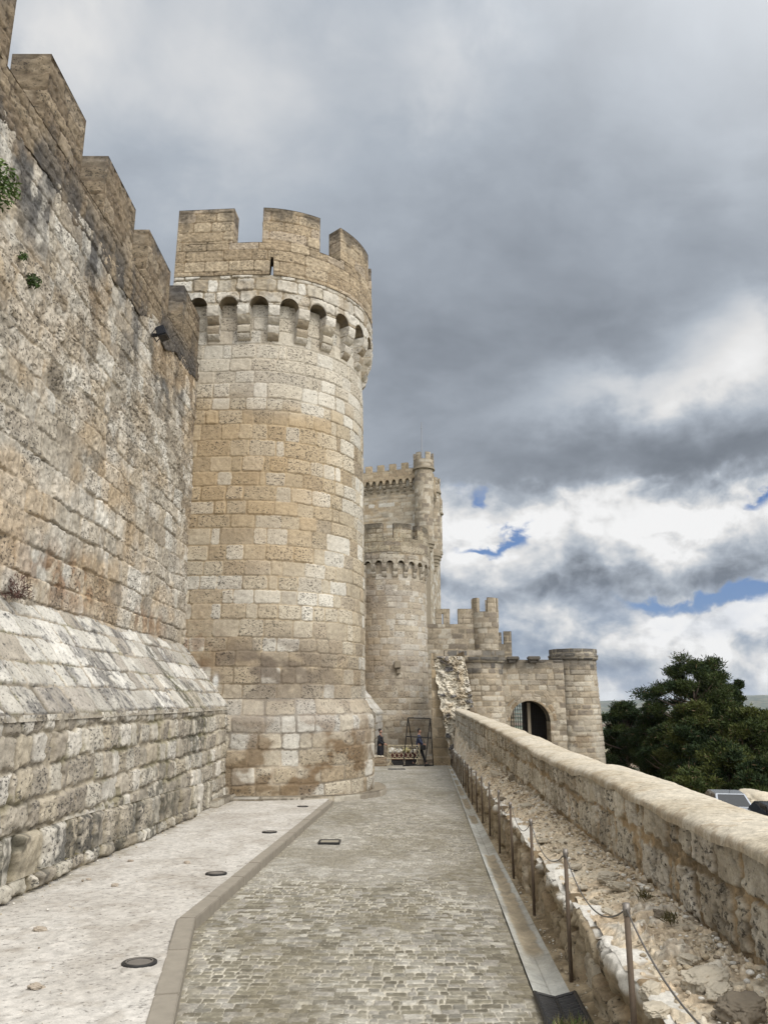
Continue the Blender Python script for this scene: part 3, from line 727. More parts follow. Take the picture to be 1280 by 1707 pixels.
gr = empty('gate_grille', (9.62, 53.4, -4), label='black iron grille gate standing half open under the arch', cat='gate')
M_iron = plain_mat('black_iron', (.018, .017, .017), .55, .3)
for x0, x1, ang, pv_ in ((8.3, 9.62, 0, 0),):
    mb = MB()
    for i in range(9): x = x0+.08+i*.15; mb.tube([(x, 53.4, -3.9), (x, 53.4, zsp+math.sqrt(max(.02, ar_**2-(x-9.62)**2))-.03)], .022, 5)
    for i in range(20):
        z = -3.7+i*.26; hw = ar_ if z < zsp else math.sqrt(max(0, ar_**2-(z-zsp)**2))
        if hw > .1: mb.tube([(9.62-hw, 53.42, z), (9.6, 53.42, z)], .02, 5)
    mb.build('leaf', M_iron, gr)
mb = MB(); mb.box((9.72, 53.4, -1.3), (.2, .2, 5.5)); mb.build('post', M_deck, gr)
mb = MB()
for i in range(10): x = 9.9+i*.12; mb.tube([(x, 53.45+i*.02, -3.9), (x, 53.45+i*.02, zsp+math.sqrt(max(.02, ar_**2-(x-9.62)**2))-.05)], .022, 5)
for i in range(18): z = -3.7+i*.26; mb.tube([(9.82, 53.47, z), (min(10.9, 9.62+(ar_ if z < zsp else math.sqrt(max(0.01, ar_**2-(z-zsp)**2)))), 53.6, z)], .018, 5)
mb.build('leaf', M_iron, gr)
mb = MB(); mb.box((11.4, 57, -1.5), (2.9, .4, 8)); mb.box((12.6, 55.3, -1.5), (.4, 3.0, 8)); mb.box((11.35, 55.3, 2.9), (2.9, 3.0, .3)); mb.build('gate_passage', plain_mat('shaded_passage_stone', tuple(alb(60, 54, 48)), .95), gw)  # walls coloured dark: the shade inside the passage is in their colour

# broken wall end with its pier and rubble core
bw = empty('broken_wall', (3.4, 42, -1.6), label='torn off wall end showing pale rubble core where the parapet begins', cat='ruined wall')
pp = far_painter(481, [((160, 140, 108), 2), ((148, 130, 102), 1), ((170, 152, 124), 1)], ch=(.42, .6), bw=(.7, 1.1), joint=.008)
xl, xr0, xr1 = at(718, 1200, 41).x, at(722, 1110, 41).x, at(747, 1266, 41).x
fpm = lambda u, v, w: np.stack([2.5+(u/1.)*(np.interp(v, [-1.6, 3.6], [.92, .16]))+.068*w, 41+.1*(v+1.6)+w, v], -1)
solid('pier', M_far, bw, fpm, lsp(0, 1, .05), lsp(-2.2, 4.05, .05), 10, pp, 'FLRT', ws=np.linspace(0, 10, 60))
def rub(u, v):  # u 0..1 across, v 0..1 up -> world
    z = -1.2+v*5.1
    xa = np.interp(z, [-1.4, 3.6, 4.2], [3.28, 2.62, 3.1])+.05*np.sin(z*9); xb = np.interp(z, [-1.3, -.9, 1.1, 1.3, 2.6, 4.2], [4.3, 4.25, 4.15, 4.6, 4.45, 4.25])
    x = xa+(xb-xa)*u; y = 39.6+.42*(z+1.3)
    return x, y, z
U, V = np.meshgrid(np.linspace(0, 1, 150), np.linspace(0, 1, 330)); x, y, z = rub(U, V)
x = x+.10*fbm(z*3, z*1.3, 1., 3, 5)*(1-2*np.abs(U-.5))
mS = Masonry(77, -2, 6, (.22, .42), (.28, .55), .09, .95, 2.2, .03); m = mS(x, z)
stn = sst(.02, .06, m['d'])*(m['r1'] > .52); n = fbm(x*3, z*3, 2., 5, 6, .6); n2 = fbm(x*11, z*11, 2., 4, 8, .6)
y = y-.45*n-.16*stn*(.5+m['r2'])-.12*n2
c = mixc(alb(208, 199, 180)*np.ones(U.shape+(3,)), alb(176, 160, 134), sst(-.1, .3, n))
pal = np.array([alb(188, 180, 166), alb(112, 108, 106), alb(172, 158, 136), alb(130, 122, 114)]); cs = pal[(m['r3']*3.99).astype(int)]
c = mixc(c, cs, stn); dk = gauss(U, V, .06, .5, .16, .6)*(m['r2'] > .35); c = mixc(c, alb(90, 88, 86), dk*.8*stn); c = c*(1+.5*n2)[..., None]
raw_mesh('rubble_core', np.stack([x, y, z], -1).reshape(-1, 3), grid_faces(330, 150), M_far, bw, np.concatenate([c, .4+0*U[..., None]], -1).reshape(-1, 4))
f = lambda u, v, w: np.stack([4.3+.12*(4.2-v)*.3+0*u-w, 39.8+.42*(v+1.3)*(1-u/12)+u, v], -1)
solid('wall_face', M_far, bw, f, lsp(0, 12, .1), lsp(-4, 4.2, .08), 0, pp, 'F')
solid('wall_top', M_far, bw, lambda u, v, w: np.stack([2.62+u+.068*w, 42.2+w, 3.75+0*v+.04*np.sin(u*3)], -1)+np.stack([0*u, 0*u, v*.001], -1), lsp(0, 1.75, .08), lsp(0, .01, .01), 12, pp, 'T', ws=np.linspace(0, 12, 50))

# ================================================================== RIGHT SIDE: retaining kerb wall, earth ledge, parapet
def Xedge(Y): return .60+.0635*Y           # right edge of the setts
def Xpost(Y): return .895+.0605*Y
def Xret(Y): return .965+.0612*Y
def Xpar(Y): return 1.60+.05*Y
def h_ret(Y): return .37+.012*Y
def h_par(Y): return .40+.026*np.minimum(Y, 34)+.5*sst(32, 40, Y)
def ledge_z(x, Y):
    t = np.clip((x-Xret(Y)-.05)/(Xpar(Y)-Xret(Y)-.05), 0, 1)
    return road_z(Y)+h_ret(Y)+(h_par(Y)-h_ret(Y))*t**.8
def crest_z(Y): return np.interp(Y, [3, 5.5, 8.3, 9.0, 11, 15, 18.5, 40], [.945, .94, .95, .925, .91, .98, 1.02, 1.18])+.008*np.sin(Y*1.9+.6)
def logy(a, b, q):
    n = int(math.log(b/a)/q); return a*np.exp(np.linspace(0, math.log(b/a), n+1))
pw_ = empty('parapet_wall', (2.4, 16, -.4), label='long waist high parapet of big pitted blocks with smooth rounded cap', cat='parapet')
P_par = [((200, 190, 170), 2), ((188, 177, 156), 2), ((212, 203, 186), 1.2), ((174, 164, 144), 1)]
def par_stain(u, v, P, m, c, al, d):
    n = fbm(u*3, v*3, 3., 5, 181, .6); n2 = fbm(u*14, v*14, 3., 4, 182, .6); n3 = fbm(u*34, v*34, 3., 3, 183)
    c = mixc(c, alb(132, 120, 100), .5*sst(.02, .32, n)); c = mixc(c, alb(222, 214, 198), .65*sst(.02, -.3, n)*sst(-.2, .2, n2))
    c = mixc(c, alb(92, 82, 66), .45*sst(.2, .4, n2))
    d = d+.010*n+.012*n2+.007*n3-.02*sst(.18, .4, n2)
    return c, al, d
mP = Masonry(501, -3, 3, (.27, .34), (.28, .44), .026, .9, 1.6, .016)
pP = painter(mP, P_par, (178, 152, 112), .022, .012, .022, .014, .010, 13, .02, 1., .10, None, par_stain, bulge=.0)
yP = -logy(2.4, 40.2, .0026)[::-1]
capl = lambda Y: crest_z(Y)-.095+.03*fbm(Y*2.2, 0*Y, 0., 3, 189)
fpar = lambda u, v, w: np.stack([Xpar(-u)+.03*(.9-v)*-1*0+w-.02*(1.0-v)*0, -u, v+road_z(-u)*0], -1)
def vl(u): return ledge_z(Xpar(-u), -u)-.12
def vh(u): return capl(-u)
solid('inner_face', M_near, pw_, fpar, yP, np.linspace(0, 1, 86), 0, lambda u, v, P: pP(u, v-.1*road_z(-u)*0, P), 'F', vlow=vl, vhigh=vh)
P_cap = [((206, 190, 162), 2), ((198, 181, 152), 1.5)]
# rounded coping: t along the cross section
U, T = np.meshgrid(yP, np.linspace(0, 1, 60)); Yc = -U
ang = T*math.pi; cz = crest_z(Yc); cl = capl(Yc)
hw = .27; px_ = -np.cos(ang); X = Xpar(Yc)+hw-.015+px_*hw*(1.03); Z = cl+(cz-cl)*np.clip(np.sin(ang), 0, 1)**.5
n1 = fbm(X*2, Yc*2, 1., 4, 191); n2 = fbm(X*14, Yc*14, 1., 4, 192, .6); n3 = fbm(X*45, Yc*45, 1., 3, 193)
Z = Z+.025*fbm(X*1.2, Yc*1.2, 4., 3, 190)*np.sin(ang)+.004*n2+.003*n3; X = X+.03*n1*(1-np.sin(ang))
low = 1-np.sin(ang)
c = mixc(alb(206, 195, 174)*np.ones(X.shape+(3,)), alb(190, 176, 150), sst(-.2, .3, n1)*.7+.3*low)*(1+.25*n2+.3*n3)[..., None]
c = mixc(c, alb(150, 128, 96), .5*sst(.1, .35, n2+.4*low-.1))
raw_mesh('coping', np.stack([X, Yc, Z], -1).reshape(-1, 3), grid_faces(*X.shape), M_earth, pw_, np.concatenate([c, .45+0*X[..., None]], -1).reshape(-1, 4))
pO = far_painter(505, P_par, ch=(.3, .4), bw=(.4, .6))
solid('outer_face', M_near, pw_, lambda u, v, w: np.stack([Xpar(-u)+.52+w*0, -u, v], -1), -logy(2.4, 40.2, .02)[::-1], lsp(-7, .9, .2), 0, pO, 'F', vhigh=lambda u: crest_z(-u)-.09)
solid('end_face', M_near, pw_, lambda u, v, w: np.stack([Xpar(40.2)+u, 40.2+0*u, v], -1), lsp(0, .52, .05), lsp(-3, 1.08, .1), 0, pO, 'F')

# low retaining wall at the posts
rw = empty('retaining_wall', (1.6, 12, -.5), label='knee high rough stone edging behind the row of posts', cat='low wall')
def ret_stain(u, v, P, m, c, al, d):
    n = fbm(u*3, v*4, 3., 5, 201, .6); n2 = fbm(u*12, v*12, 3., 4, 202, .6)
    hh = v-(road_z(-u)+h_ret(-u))
    c = mixc(c, alb(150, 128, 96), .6*sst(-.1, .3, n)); c = mixc(c, alb(108, 92, 66), .5*sst(.1, .35, n2))
    c = mixc(c, alb(226, 221, 210), .9*sst(-.07, -.015, hh+.10*n)*(m['r1'] > .42))
    return c, al, d+.05*n+.02*n2
mRt = Masonry(511, -3, 2, (.42, .5), (.30, .50), .04, .9, 2, .02)
pRt = painter(mRt, [((180, 164, 136), 2), ((164, 148, 120), 2), ((196, 184, 162), 1)], (162, 138, 102), .014, .03, .05, .03, .015, 8, .05, .6, .08, None, ret_stain, bulge=.02)
def top_paint(u, v, P):
    d, c, al = pRt(u, v, P); n = fbm(u*5, P[..., 0]*5, 2., 4, 208, .6)
    c = mixc(c, alb(232, 227, 216), .85*sst(-.25, .15, n)*(hsh(np.floor(-u/.42).astype(int), 4, 5) > .4)); return .02*n+.008, c, al*.3
rth = lambda u: road_z(-u)+h_ret(-u)+.06*fbm(u*2.3, 0*u, 0., 3, 209)+.02*fbm(u*11, 0*u, 0., 3, 210)
yR = -logy(2.4, 39.5, .0035)[::-1]
solid('stonework', M_near, rw, lambda u, v, w: np.stack([Xret(-u)+w+.05*(v-road_z(-u))*.5, -u, v], -1), yR, np.linspace(0, 1, 44), .17, pRt, 'FT', vlow=lambda u: road_z(-u)-.08, vhigh=rth, ws=np.linspace(0, .17, 16), paint_top=top_paint, edge=.015)

# earth ledge
Yg = logy(2.4, 41.0, .0028); T = np.linspace(0, 1, 170); Yc, T = np.meshgrid(Yg, T)
X = Xret(Yc)+.045+(Xpar(Yc)+.06-Xret(Yc)-.045)*T
Z = ledge_z(X, Yc)-.02
n1 = fbm(X*2.4, Yc*2.4, 1., 5, 221, .6); n2 = fbm(X*9, Yc*9, 1., 4, 222, .6); n3 = fbm(X*30, Yc*30, 1., 3, 223)
mE = Masonry(520, 0, 60, (.16, .34), (.16, .34), .11, .95, 3, .03); m = mE(X, Yc)
roc = (m['r1'] > .66-.2*sst(14, 30, Yc))*sst(.01, .05, m['d'])*sst(-.12, .12, n1+.05)*sst(0, .12, T)
far_ = sst(18, 36, Yc)
n4 = fbm(X*60, Yc*60, 1., 2, 229)
Z = Z+.015*sst(.12, 0, T)+.02*n1+.018*n2+.006*n3+.0025*n4+.014*sst(.12, .2, n2)*sst(-.1, .1, n3)+roc*(.018+.03*m['r2'])*(1+1.6*far_)+.10*far_*n1*4*sst(0, .2, T)
c = mixc(alb(218, 200, 170)*np.ones(X.shape+(3,)), alb(204, 182, 150), sst(-.15, .25, n1))
c = mixc(c, alb(212, 204, 188), roc*.85*sst(-.3, .1, n2)); c = mixc(c, alb(160, 140, 112), .6*sst(.2, .42, n2)); c = c*(1+.45*n3+.35*n4)[..., None]
c = mixc(c, alb(216, 206, 184), .5*sst(.12, .4, fbm(X*5, Yc*7, 2., 4, 226)))
o = raw_mesh('earth_bank', np.stack([X, Yc, Z], -1).reshape(-1, 3), grid_faces(*X.shape), M_earth, None, np.concatenate([c, .5+0*X[..., None]], -1).reshape(-1, 4))
tag(o, 'strip of dry sandy earth and stones between posts and parapet', kind='structure')

# ================================================================== GROUND SHEETS
KL = [(2.2, -.80), (7.09, -1.72), (18.75, -1.30)]
def Xk(Y): return np.interp(Y, [k[0] for k in KL], [k[1] for k in KL])
Yg = logy(2.3, 41.0, .0016); T = np.linspace(0, 1, 540); Yc, T = np.meshgrid(Yg, T)
XL = np.where(Yc < 18.9, Xk(Yc)+.10, np.interp(Yc, [18.9, 19.6], [-1.2, -3.5])); X = XL+(Xedge(Yc)-XL)*T
mS = Masonry(601, 1, 44, (.070, .088), (.075, .110), .008, .8, 3.5, .004); mS.q = .012; m = mS(X, Yc)
jw = .001+.003*m['r3']+.003*np.clip(fbm(X*2, Yc*2, 3., 3, 603)*3, -1, 1)
st = sst(jw, jw+.004, m['d'])
n1 = fbm(X*.9, Yc*.5, 1., 4, 605); n2 = fbm(X*7, Yc*7, 1., 4, 606, .6); n3 = fbm(X*40, Yc*40, 1., 3, 607)
pc = np.array([alb(124, 117, 99), alb(136, 129, 110), alb(113, 106, 90), alb(145, 138, 121), alb(131, 126, 114), alb(154, 148, 137)])
c = pc[(m['r1']*5.99).astype(int)]
c = mixc(alb(188, 180, 162)*(1+.3*n2[..., None]), c, np.clip(st+.45*sst(.0, .35, -n2), 0, 1))
c = mixc(c, alb(166, 160, 148), .45*sst(-.05, .35, n1+.35*np.sin(Yc*.55+1.)*.5)+.25*sst(8, 13, Yc)); c = mixc(c, alb(190, 186, 176), .35*sst(.16, .40, n2+.3*n1))
c = mixc(c, alb(198, 192, 178), .6*(m['r2'] > .93)*st)
c = mixc(c, alb(122, 112, 88), .4*sst(.05, .4, fbm(X*1.5, Yc*.8, 7., 3, 609)))
edge_d = np.minimum(1., np.minimum(T*(Xedge(Yc)-XL), (1-T)*(Xedge(Yc)-XL))/.12); c = mixc(alb(150, 138, 112), c, .55+.45*edge_d)
c = c*(1+.35*n3)[..., None]
Z = road_z(Yc)+(st-1)*.008+.004*(m['r2']-.5)*st+.003*n2+.002*n3+.01*fbm(X*.8, Yc*.8, 2., 2, 611)
o = raw_mesh('road', np.stack([X, Yc, Z], -1).reshape(-1, 3), grid_faces(*X.shape), M_ground, None, np.concatenate([c, .35+0*X[..., None]], -1).reshape(-1, 4))
tag(o, 'path paved with small worn stone setts', kind='structure')
# stone gutter
Yg = logy(2.6, 40.6, .003); T = np.linspace(0, 1, 40); Yc, T = np.meshgrid(Yg, T)
wG = .235-.001*Yc; X = Xedge(Yc)+.004+wG*T
s = 1-np.abs(2*T-1)
sl = (Yc+.3*(T > .5)) % .95; slj = sst(.012, .0, np.minimum(sl, .95-sl))*.9
n1 = fbm(X*1.2, Yc*1.1, 1., 4, 621); n2 = fbm(X*9, Yc*7, 1., 4, 622, .6)
soil = sst(-.02, .10, fbm(Yc*.75, 0*Yc, 1., 3, 623)+.06)*sst(.25, .55, s+.25*n2)
c = mixc(alb(196, 195, 186)*np.ones(X.shape+(3,)), alb(176, 172, 160), sst(-.2, .3, n1)); c = c*(1+.3*n2)[..., None]
c = mixc(c, alb(158, 142, 114)*(1+.5*n2[..., None]), soil*.9); c = mixc(c, alb(110, 102, 88), np.maximum(slj, .7*sst(.06, 0, np.abs(2*T-1)))*(1-soil)*.8)
Z = road_z(Yc)+.012-.035*s+.012*soil+.003*n2
o = raw_mesh('gutter', np.stack([X, Yc, Z], -1).reshape(-1, 3), grid_faces(*X.shape), M_conc, None, np.concatenate([c, .25+0*X[..., None]], -1).reshape(-1, 4))
tag(o, 'shallow gutter of pale stone slabs along the path', kind='structure')
Yg = logy(2.4, 40.8, .004); T = np.linspace(0, 1, 30); Yc, T = np.meshgrid(Yg, T)
XA = Xedge(Yc)+.004+.235-.001*Yc; X = XA+(Xret(Yc)+.06-XA)*T
n1 = fbm(X*4, Yc*3, 1., 5, 631, .6); n2 = fbm(X*18, Yc*18, 1., 4, 632, .6)
c = mixc(alb(176, 158, 126)*np.ones(X.shape+(3,)), alb(140, 122, 92), sst(-.15, .25, n1))*(1+.6*n2)[..., None]
Z = road_z(Yc)+.008+.05*T**2+.03*n1*T+.012*n2
o = raw_mesh('earth_strip', np.stack([X, Yc, Z], -1).reshape(-1, 3), grid_faces(*X.shape), M_earth, None, np.concatenate([c, .5+0*X[..., None]], -1).reshape(-1, 4))
tag(o, kind='structure')
# raised concrete pavement on the left
Yg = logy(2.3, 19.7, .0045); T = np.linspace(0, 1, 190); Yc, T = np.meshgrid(Yg, T)
X = -4.1+(Xk(Yc)-.004+4.1)*T
n1 = fbm(X*1.1, Yc*.9, 1., 4, 641); n2 = fbm(X*6, Yc*6, 1., 4, 642, .6); n3 = fbm(X*26, Yc*26, 1., 3, 643)
c = mixc(alb(204, 198, 189)*np.ones(X.shape+(3,)), alb(192, 185, 175), sst(-.15, .3, n1))
c = mixc(c, alb(160, 150, 136), .4*sst(.16, .42, n2)+.3*sst(.1, .4, fbm(X*2.5, Yc*1.2, 5., 4, 645)))
ed = sst(.25, .0, X+3.5); c = mixc(c, alb(150, 138, 112), ed*.5*sst(-.3, .2, n2)); c = c*(1+.26*n3)[..., None]
ck = sst(.016, .0, Xk(Yc)-.012-X)*sst(-.05, .2, fbm(Yc*3, X, 2., 3, 646)); c = mixc(c, alb(70, 62, 50), ck)
Z = road_z(Yc)+.085+.012*n1+.006*n2+.004*n3-.01*ck
o = raw_mesh('pavement', np.stack([X, Yc, Z], -1).reshape(-1, 3), grid_faces(*X.shape), M_conc, None, np.concatenate([c, .75+0*X[..., None]], -1).reshape(-1, 4))
tag(o, 'raised strip of pale stained concrete along the wall foot', kind='structure')
# kerb: real blocks
kerb_mat = plain_mat('kerb_stone', tuple(alb(152, 143, 128)), .9, 0, 9, .28, .35)
mb = MB(); 
def kseg(a, b):
    L = math.hypot(b[0]-a[0], b[1]-a[1]); d = Vector((b[0]-a[0], b[1]-a[1], 0)).normalized(); n = Vector((d.y, -d.x, 0))
    t = 0.
    while t < L-.05:
        ln = min(random.uniform(.82, 1.05), L-t); ln = L-t if L-t-ln < .3 else ln
        p0 = Vector((a[0], a[1], 0))+d*(t+.004); p1 = Vector((a[0], a[1], 0))+d*(t+ln-.004); w = .145
        P_ = []
        for z in (-.15, .098+random.uniform(-.004, .004)):
            for p, o_ in ((p0, 0), (p1, 0), (p1, w), (p0, w)): q = p+n*o_; P_.append((q.x, q.y, road_z(q.y)+z))
        mb._add([Vector(q) for q in P_], [(0, 1, 2, 3), (7, 6, 5, 4), (0, 4, 5, 1), (1, 5, 6, 2), (2, 6, 7, 3), (3, 7, 4, 0)])
        t += ln
kseg((-.82, 2.2), (-1.735, 7.09)); kseg((-1.735, 7.13), (-1.31, 18.7))
tag(mb.build('kerb', kerb_mat, None, bevel=.007), 'raised stone kerb bending along the concrete strip', kind='structure')

# yard beyond the path and terrain
Yg = lsp(40.9, 64, .12); X1 = lsp(-6, 7.2, .12); Xc, Yc = np.meshgrid(X1, Yg)
n1 = fbm(Xc*1.2, Yc*1.2, 1., 4, 651); n2 = fbm(Xc*6, Yc*6, 1., 3, 652)
c = mixc(alb(190, 176, 150)*np.ones(Xc.shape+(3,)), alb(160, 144, 118), sst(-.2, .3, n1))*(1+.4*n2)[..., None]
o = raw_mesh('yard_ground', np.stack([Xc, Yc, road_z(Yc)-.05+.12*n1+.04*n2], -1).reshape(-1, 3), grid_faces(*Xc.shape), M_earth, None, np.concatenate([c, .4+0*Xc[..., None]], -1).reshape(-1, 4)); tag(o, kind='structure')
def terr(x, y):
    r = np.hypot(x, y)
    plat = road_z(np.clip(y, -40, 66))-.4
    out = np.maximum(sst(.7, 4.5, x-(2.05+.05*y)), sst(14, 24, -x)); out = np.maximum(out, sst(66, 80, y)); out = np.maximum(out, sst(-30, -50, y))
    hill = -5.45-.0*x-sst(34, 90, r)*9-sst(80, 500, r)*72+.25*fbm(x*.15, y*.15, 1., 3, 661)
    z = plat*(1-out)+hill*out
    az = np.degrees(np.arctan2(x, y))
    top = 6+46*sst(19, 24.5, az)+14*fbm(az*.25, r*.0002, 1., 4, 662)+5*fbm(az*2, 0*az, 1., 3, 663)
    z = z+sst(5200, 9500, r)*(top+86.5)*(1-.0*r)
    z = z + sst(300, 900, r)*3*fbm(x*.002, y*.002, 1., 3, 664)
    return z
rr = np.concatenate([lsp(0.3, 30, .6)[:-1], lsp(30, 110, .7)[:-1], logy(110, 11000, .016)])
aa = np.radians(np.concatenate([lsp(-180, 8, 4)[:-1], lsp(8, 34, .10)[:-1], lsp(34, 180, 4)]))
RR, AA = np.meshgrid(rr, aa); X = RR*np.sin(AA); Y = RR*np.cos(AA); Z = terr(X, Y)
n1 = fbm(X*.2, Y*.2, 1., 4, 671); n2 = fbm(X*1.3, Y*1.3, 1., 3, 672)
near_c = mixc(alb(168, 156, 130)*np.ones(X.shape+(3,)), alb(96, 98, 60), sst(-.1, .25, n1)*sst(30, 45, RR))*(1+.4*n2)[..., None]
ca, sa = math.cos(.5), math.sin(.5); xx, yy = X*ca-Y*sa, X*sa+Y*ca
mF_ = Masonry(681, -12000, 12500, (180, 480), (260, 900), 60, .9, .0012, 0.)
m = mF_(xx, yy)
fc = np.array([alb(104, 112, 84), alb(122, 104, 82), alb(150, 140, 110), alb(92, 104, 78), alb(118, 116, 92), alb(190, 182, 146), alb(128, 98, 80)])
far_c = fc[(m['r1']*6.99).astype(int)]
nh = fbm(X*.006, Y*.006, 1., 5, 682, .6); nh2 = fbm(X*.03, Y*.03, 1., 3, 683)
hl = sst(5600, 6600, RR)
far_c = mixc(far_c, mixc(alb(110, 108, 86)*np.ones(X.shape+(3,)), alb(66, 78, 62), sst(-.1, .15, nh+.5*nh2)), hl*.8)
far_c = mixc(far_c, alb(60, 72, 52), .7*sst(.22, .34, nh2)*sst(200, 900, RR))
c = mixc(near_c, mixc(alb(92, 98, 60)*np.ones(X.shape+(3,)), far_c, sst(300, 900, RR)), sst(70, 160, RR))
M_terr, nt, bs = new_mat('countryside'); vc = nt.node('ShaderNodeVertexColor', layer_name='Col'); nt.l.new(vc.outputs[0], bs.inputs['Base Color']); bs.inputs['Specular IOR Level'].default_value = .1
o = raw_mesh('terrain', np.stack([X, Y, Z], -1).reshape(-1, 3), grid_faces(*X.shape, 0, True), M_terr, None, np.concatenate([c, .3+0*X[..., None]], -1).reshape(-1, 4)); tag(o, 'castle hill dropping to farmland and low hills at the horizon', kind='structure')

# ================================================================== POSTS AND CABLE
M_post = plain_mat('rusty_post', tuple(alb(104, 88, 72)*1.0), .75, .1, 18, .4, .2, .4)
M_cap = plain_mat('worn_steel', (.22, .20, .18), .5, .5, 20, .2)
M_cable = plain_mat('steel_cable', (.16, .15, .14), .5, .6)
NP = 20; Yp = [3.94+1.86*k for k in range(NP)]; Yp[1] = 5.68; Yp[2] = 7.60; Yp = [y-(.1 if 2 < i < 19 else 0) for i, y in enumerate(Yp)]
ordn = ['nearest', 'second', 'third', 'fourth', 'fifth', 'sixth', 'seventh', 'eighth', 'ninth', 'tenth', 'eleventh', 'twelfth', 'thirteenth', 'fourteenth', 'fifteenth', 'sixteenth', 'seventeenth', 'eighteenth', 'nineteenth', 'twentieth']
random.seed(5)
for k in range(NP):
    Y = Yp[k]; x = Xpost(Y); zb = road_z(Y)+.02
    tl = (random.uniform(-.012, .012), random.uniform(-.012, .012))
    lab = ('nearest slim metal post in the row, rising beside the iron drain grate' if k == 0 else
           '%s slim metal post in the row, counted from the drain grate' % ordn[k] if k < NP-1 else
           'last slim metal post of the row, standing by the pier of the broken wall')
    e = empty('barrier_post', (x, Y, zb), label=lab, cat='post', group='metal posts along the earth ledge')
    mb = MB(); mb.tube([(0, 0, -.05), (tl[0], tl[1], .80)], .014, 10); mb.build('shaft', M_post, e, smooth=True, local=True)
    mb = MB(); mb.tube([(tl[0], tl[1], .755), (tl[0], tl[1], .808)], .017, 10); mb.tube([(tl[0]-.018, tl[1], .785), (tl[0]+.018, tl[1], .785)], .006, 8); mb.build('cap', M_cap, e, smooth=True, local=True)
    if k < NP:
        if k < NP-1: q = Vector((Xpost(Yp[k+1]), Yp[k+1], road_z(Yp[k+1])+.02))-Vector((x, Y, zb))
        a = Vector((tl[0], tl[1], .785))
        if k < NP-1:
            b = q+Vector((0, 0, .785)); sag = .17 if k < 12 else .1
            mb = MB(); mb.tube([a.lerp(b, t)-Vector((0, 0, sag*4*t*(1-t))) for t in [i/16 for i in range(17)]], .0042, 6); mb.build('cable', M_cable, e, smooth=True, local=True)
    if k == 0:
        b = Vector((Xpost(2.1)-x, 2.1-Y, .80+.07)); a = Vector((0, 0, .785)); mb = MB(); mb.tube([a.lerp(b, t)-Vector((0, 0, .17*4*t*(1-t))) for t in [i/16 for i in range(17)]], .0042, 6); mb.build('cable', M_cable, e, smooth=True, local=True)

# ================================================================== SMALL THINGS ON THE PATH
M_blk = plain_mat('dark_cast_iron', (.035, .034, .034), .5, .5, 30, .4, .3); M_glass = plain_mat('sooty_glass', (.03, .028, .025), .15, 0, 5, .2, 0, .5)
for (px, py, lab) in ((238, 1610, 'largest and nearest round light sunk in the concrete by the kerb bend'), (360, 1459, 'second round ground light from the front, between kerb and footing'), (449, 1389, 'third round ground light from the front on the concrete strip'), (503, 1347, 'smallest round ground light close to the foot of the big tower')):
    Y = {238: 5.8, 360: 9.24, 449: 12.95, 503: 17.3}[px]; X_ = {238: -1.66, 360: -1.86, 449: -1.80, 503: -1.72}[px]
    e = empty('ground_light', (X_, Y, road_z(Y)+.088), label=lab, cat='ground light', group='round lights sunk in the concrete')
    mb = MB(); mb.lathe((0, 0, 0), [(.118, -.03), (.118, .012), (.112, .016), (.082, .014), (.078, .006)], 36); a_ = mb.build('rim', M_cap if px == 238 and False else M_blk, e, smooth=False, local=True)
    mb = MB(); mb.lathe((0, 0, 0), [(.092, .010), (.092, .019), (.084, .019), (.084, .012)], 36); mb.build('ring', M_cap, e, local=True)
    mb = MB(); mb.lathe((0, 0, 0), [(.077, .0), (.077, .010), (.0, .0115)], 30); mb.build('lens', M_glass, e, local=True)
    for c_ in e.children: c_.rotation_euler = (math.atan(-.039), 0, 0)
for (X_, Y, lab, w, d) in ((-.82, 12.45, 'small rectangular iron cover set in the setts, nearer of two', .30, .34), (.57, 36.5, 'small dark drain cover far along the path before the metal frame', .75, .45)):
    e = empty('drain_cover', (X_, Y, road_z(Y)+.012), label=lab, cat='drain cover', group='iron covers in the path'); e.rotation_euler = (math.atan(-.039), 0, 0)
    mb = MB()
    for s_ in (-1, 1): mb.box((0, s_*d/2, 0), (w+.02, .025, .03)); mb.box((s_*w/2, 0, 0), (.025, d-.027, .03))
    mb.build('frame', M_blk, e, local=True)
    mb = MB(); mb.box((0, 0, -.004), (w-.03, d-.03, .02)); mb.build('plate', plain_mat('worn_cover', tuple(alb(150, 142, 124)), .8) if w < .5 else M_blk, e, local=True)
# iron grate in the gutter
e = empty('drain_grate', (1.05, 5.2, road_z(5.2)), label='black slotted iron drain grate with weeds at the end of the gutter', cat='drain grate')
mb = MB(); g0, g1 = 5.42, 4.2
def gx(Y, t): return Xedge(Y)+.005+.25*t
def gz(Y, t): return road_z(Y)+.024-.03*(1-abs(2*t-1))
for t in (0, 1): mb.tube([(gx(Y, t), Y, gz(Y, t)) for Y in (g0, g1)], .014, 6)
mb.tube([(gx(g0, t), g0, gz(g0, t)) for t in (0, .5, 1)], .012, 6); mb.tube([(gx(Y, .5), Y, gz(Y, .5)) for Y in (g0, g1)], .011, 6)
mb.build('frame', M_blk, e)
mb = MB(); Y = g0-.05
while Y > g1:
    for a, b in ((.04, .46), (.54, .96)): mb.tube([(gx(Y, a), Y, gz(Y, a)), (gx(Y-.02, b), Y-.0, gz(Y, b))], .0095, 5)
    Y -= .046
mb.build('bars', M_blk, e)
mb = MB(); mb.poly([(gx(Y_, t_)+.0, Y_, gz(Y_, t_)-.008-.006) for Y_, t_ in ((g0, 0), (g1, 0), (g1, .5), (g0, .5))]+[(gx(Y_, t_), Y_, gz(Y_, t_)-.014) for Y_, t_ in ((g1, 1), (g0, 1))], [(0, 1, 2, 3), (3, 2, 4, 5)]); mb.build('sump', plain_mat('sump_black', (.006, .006, .006), .9), e)

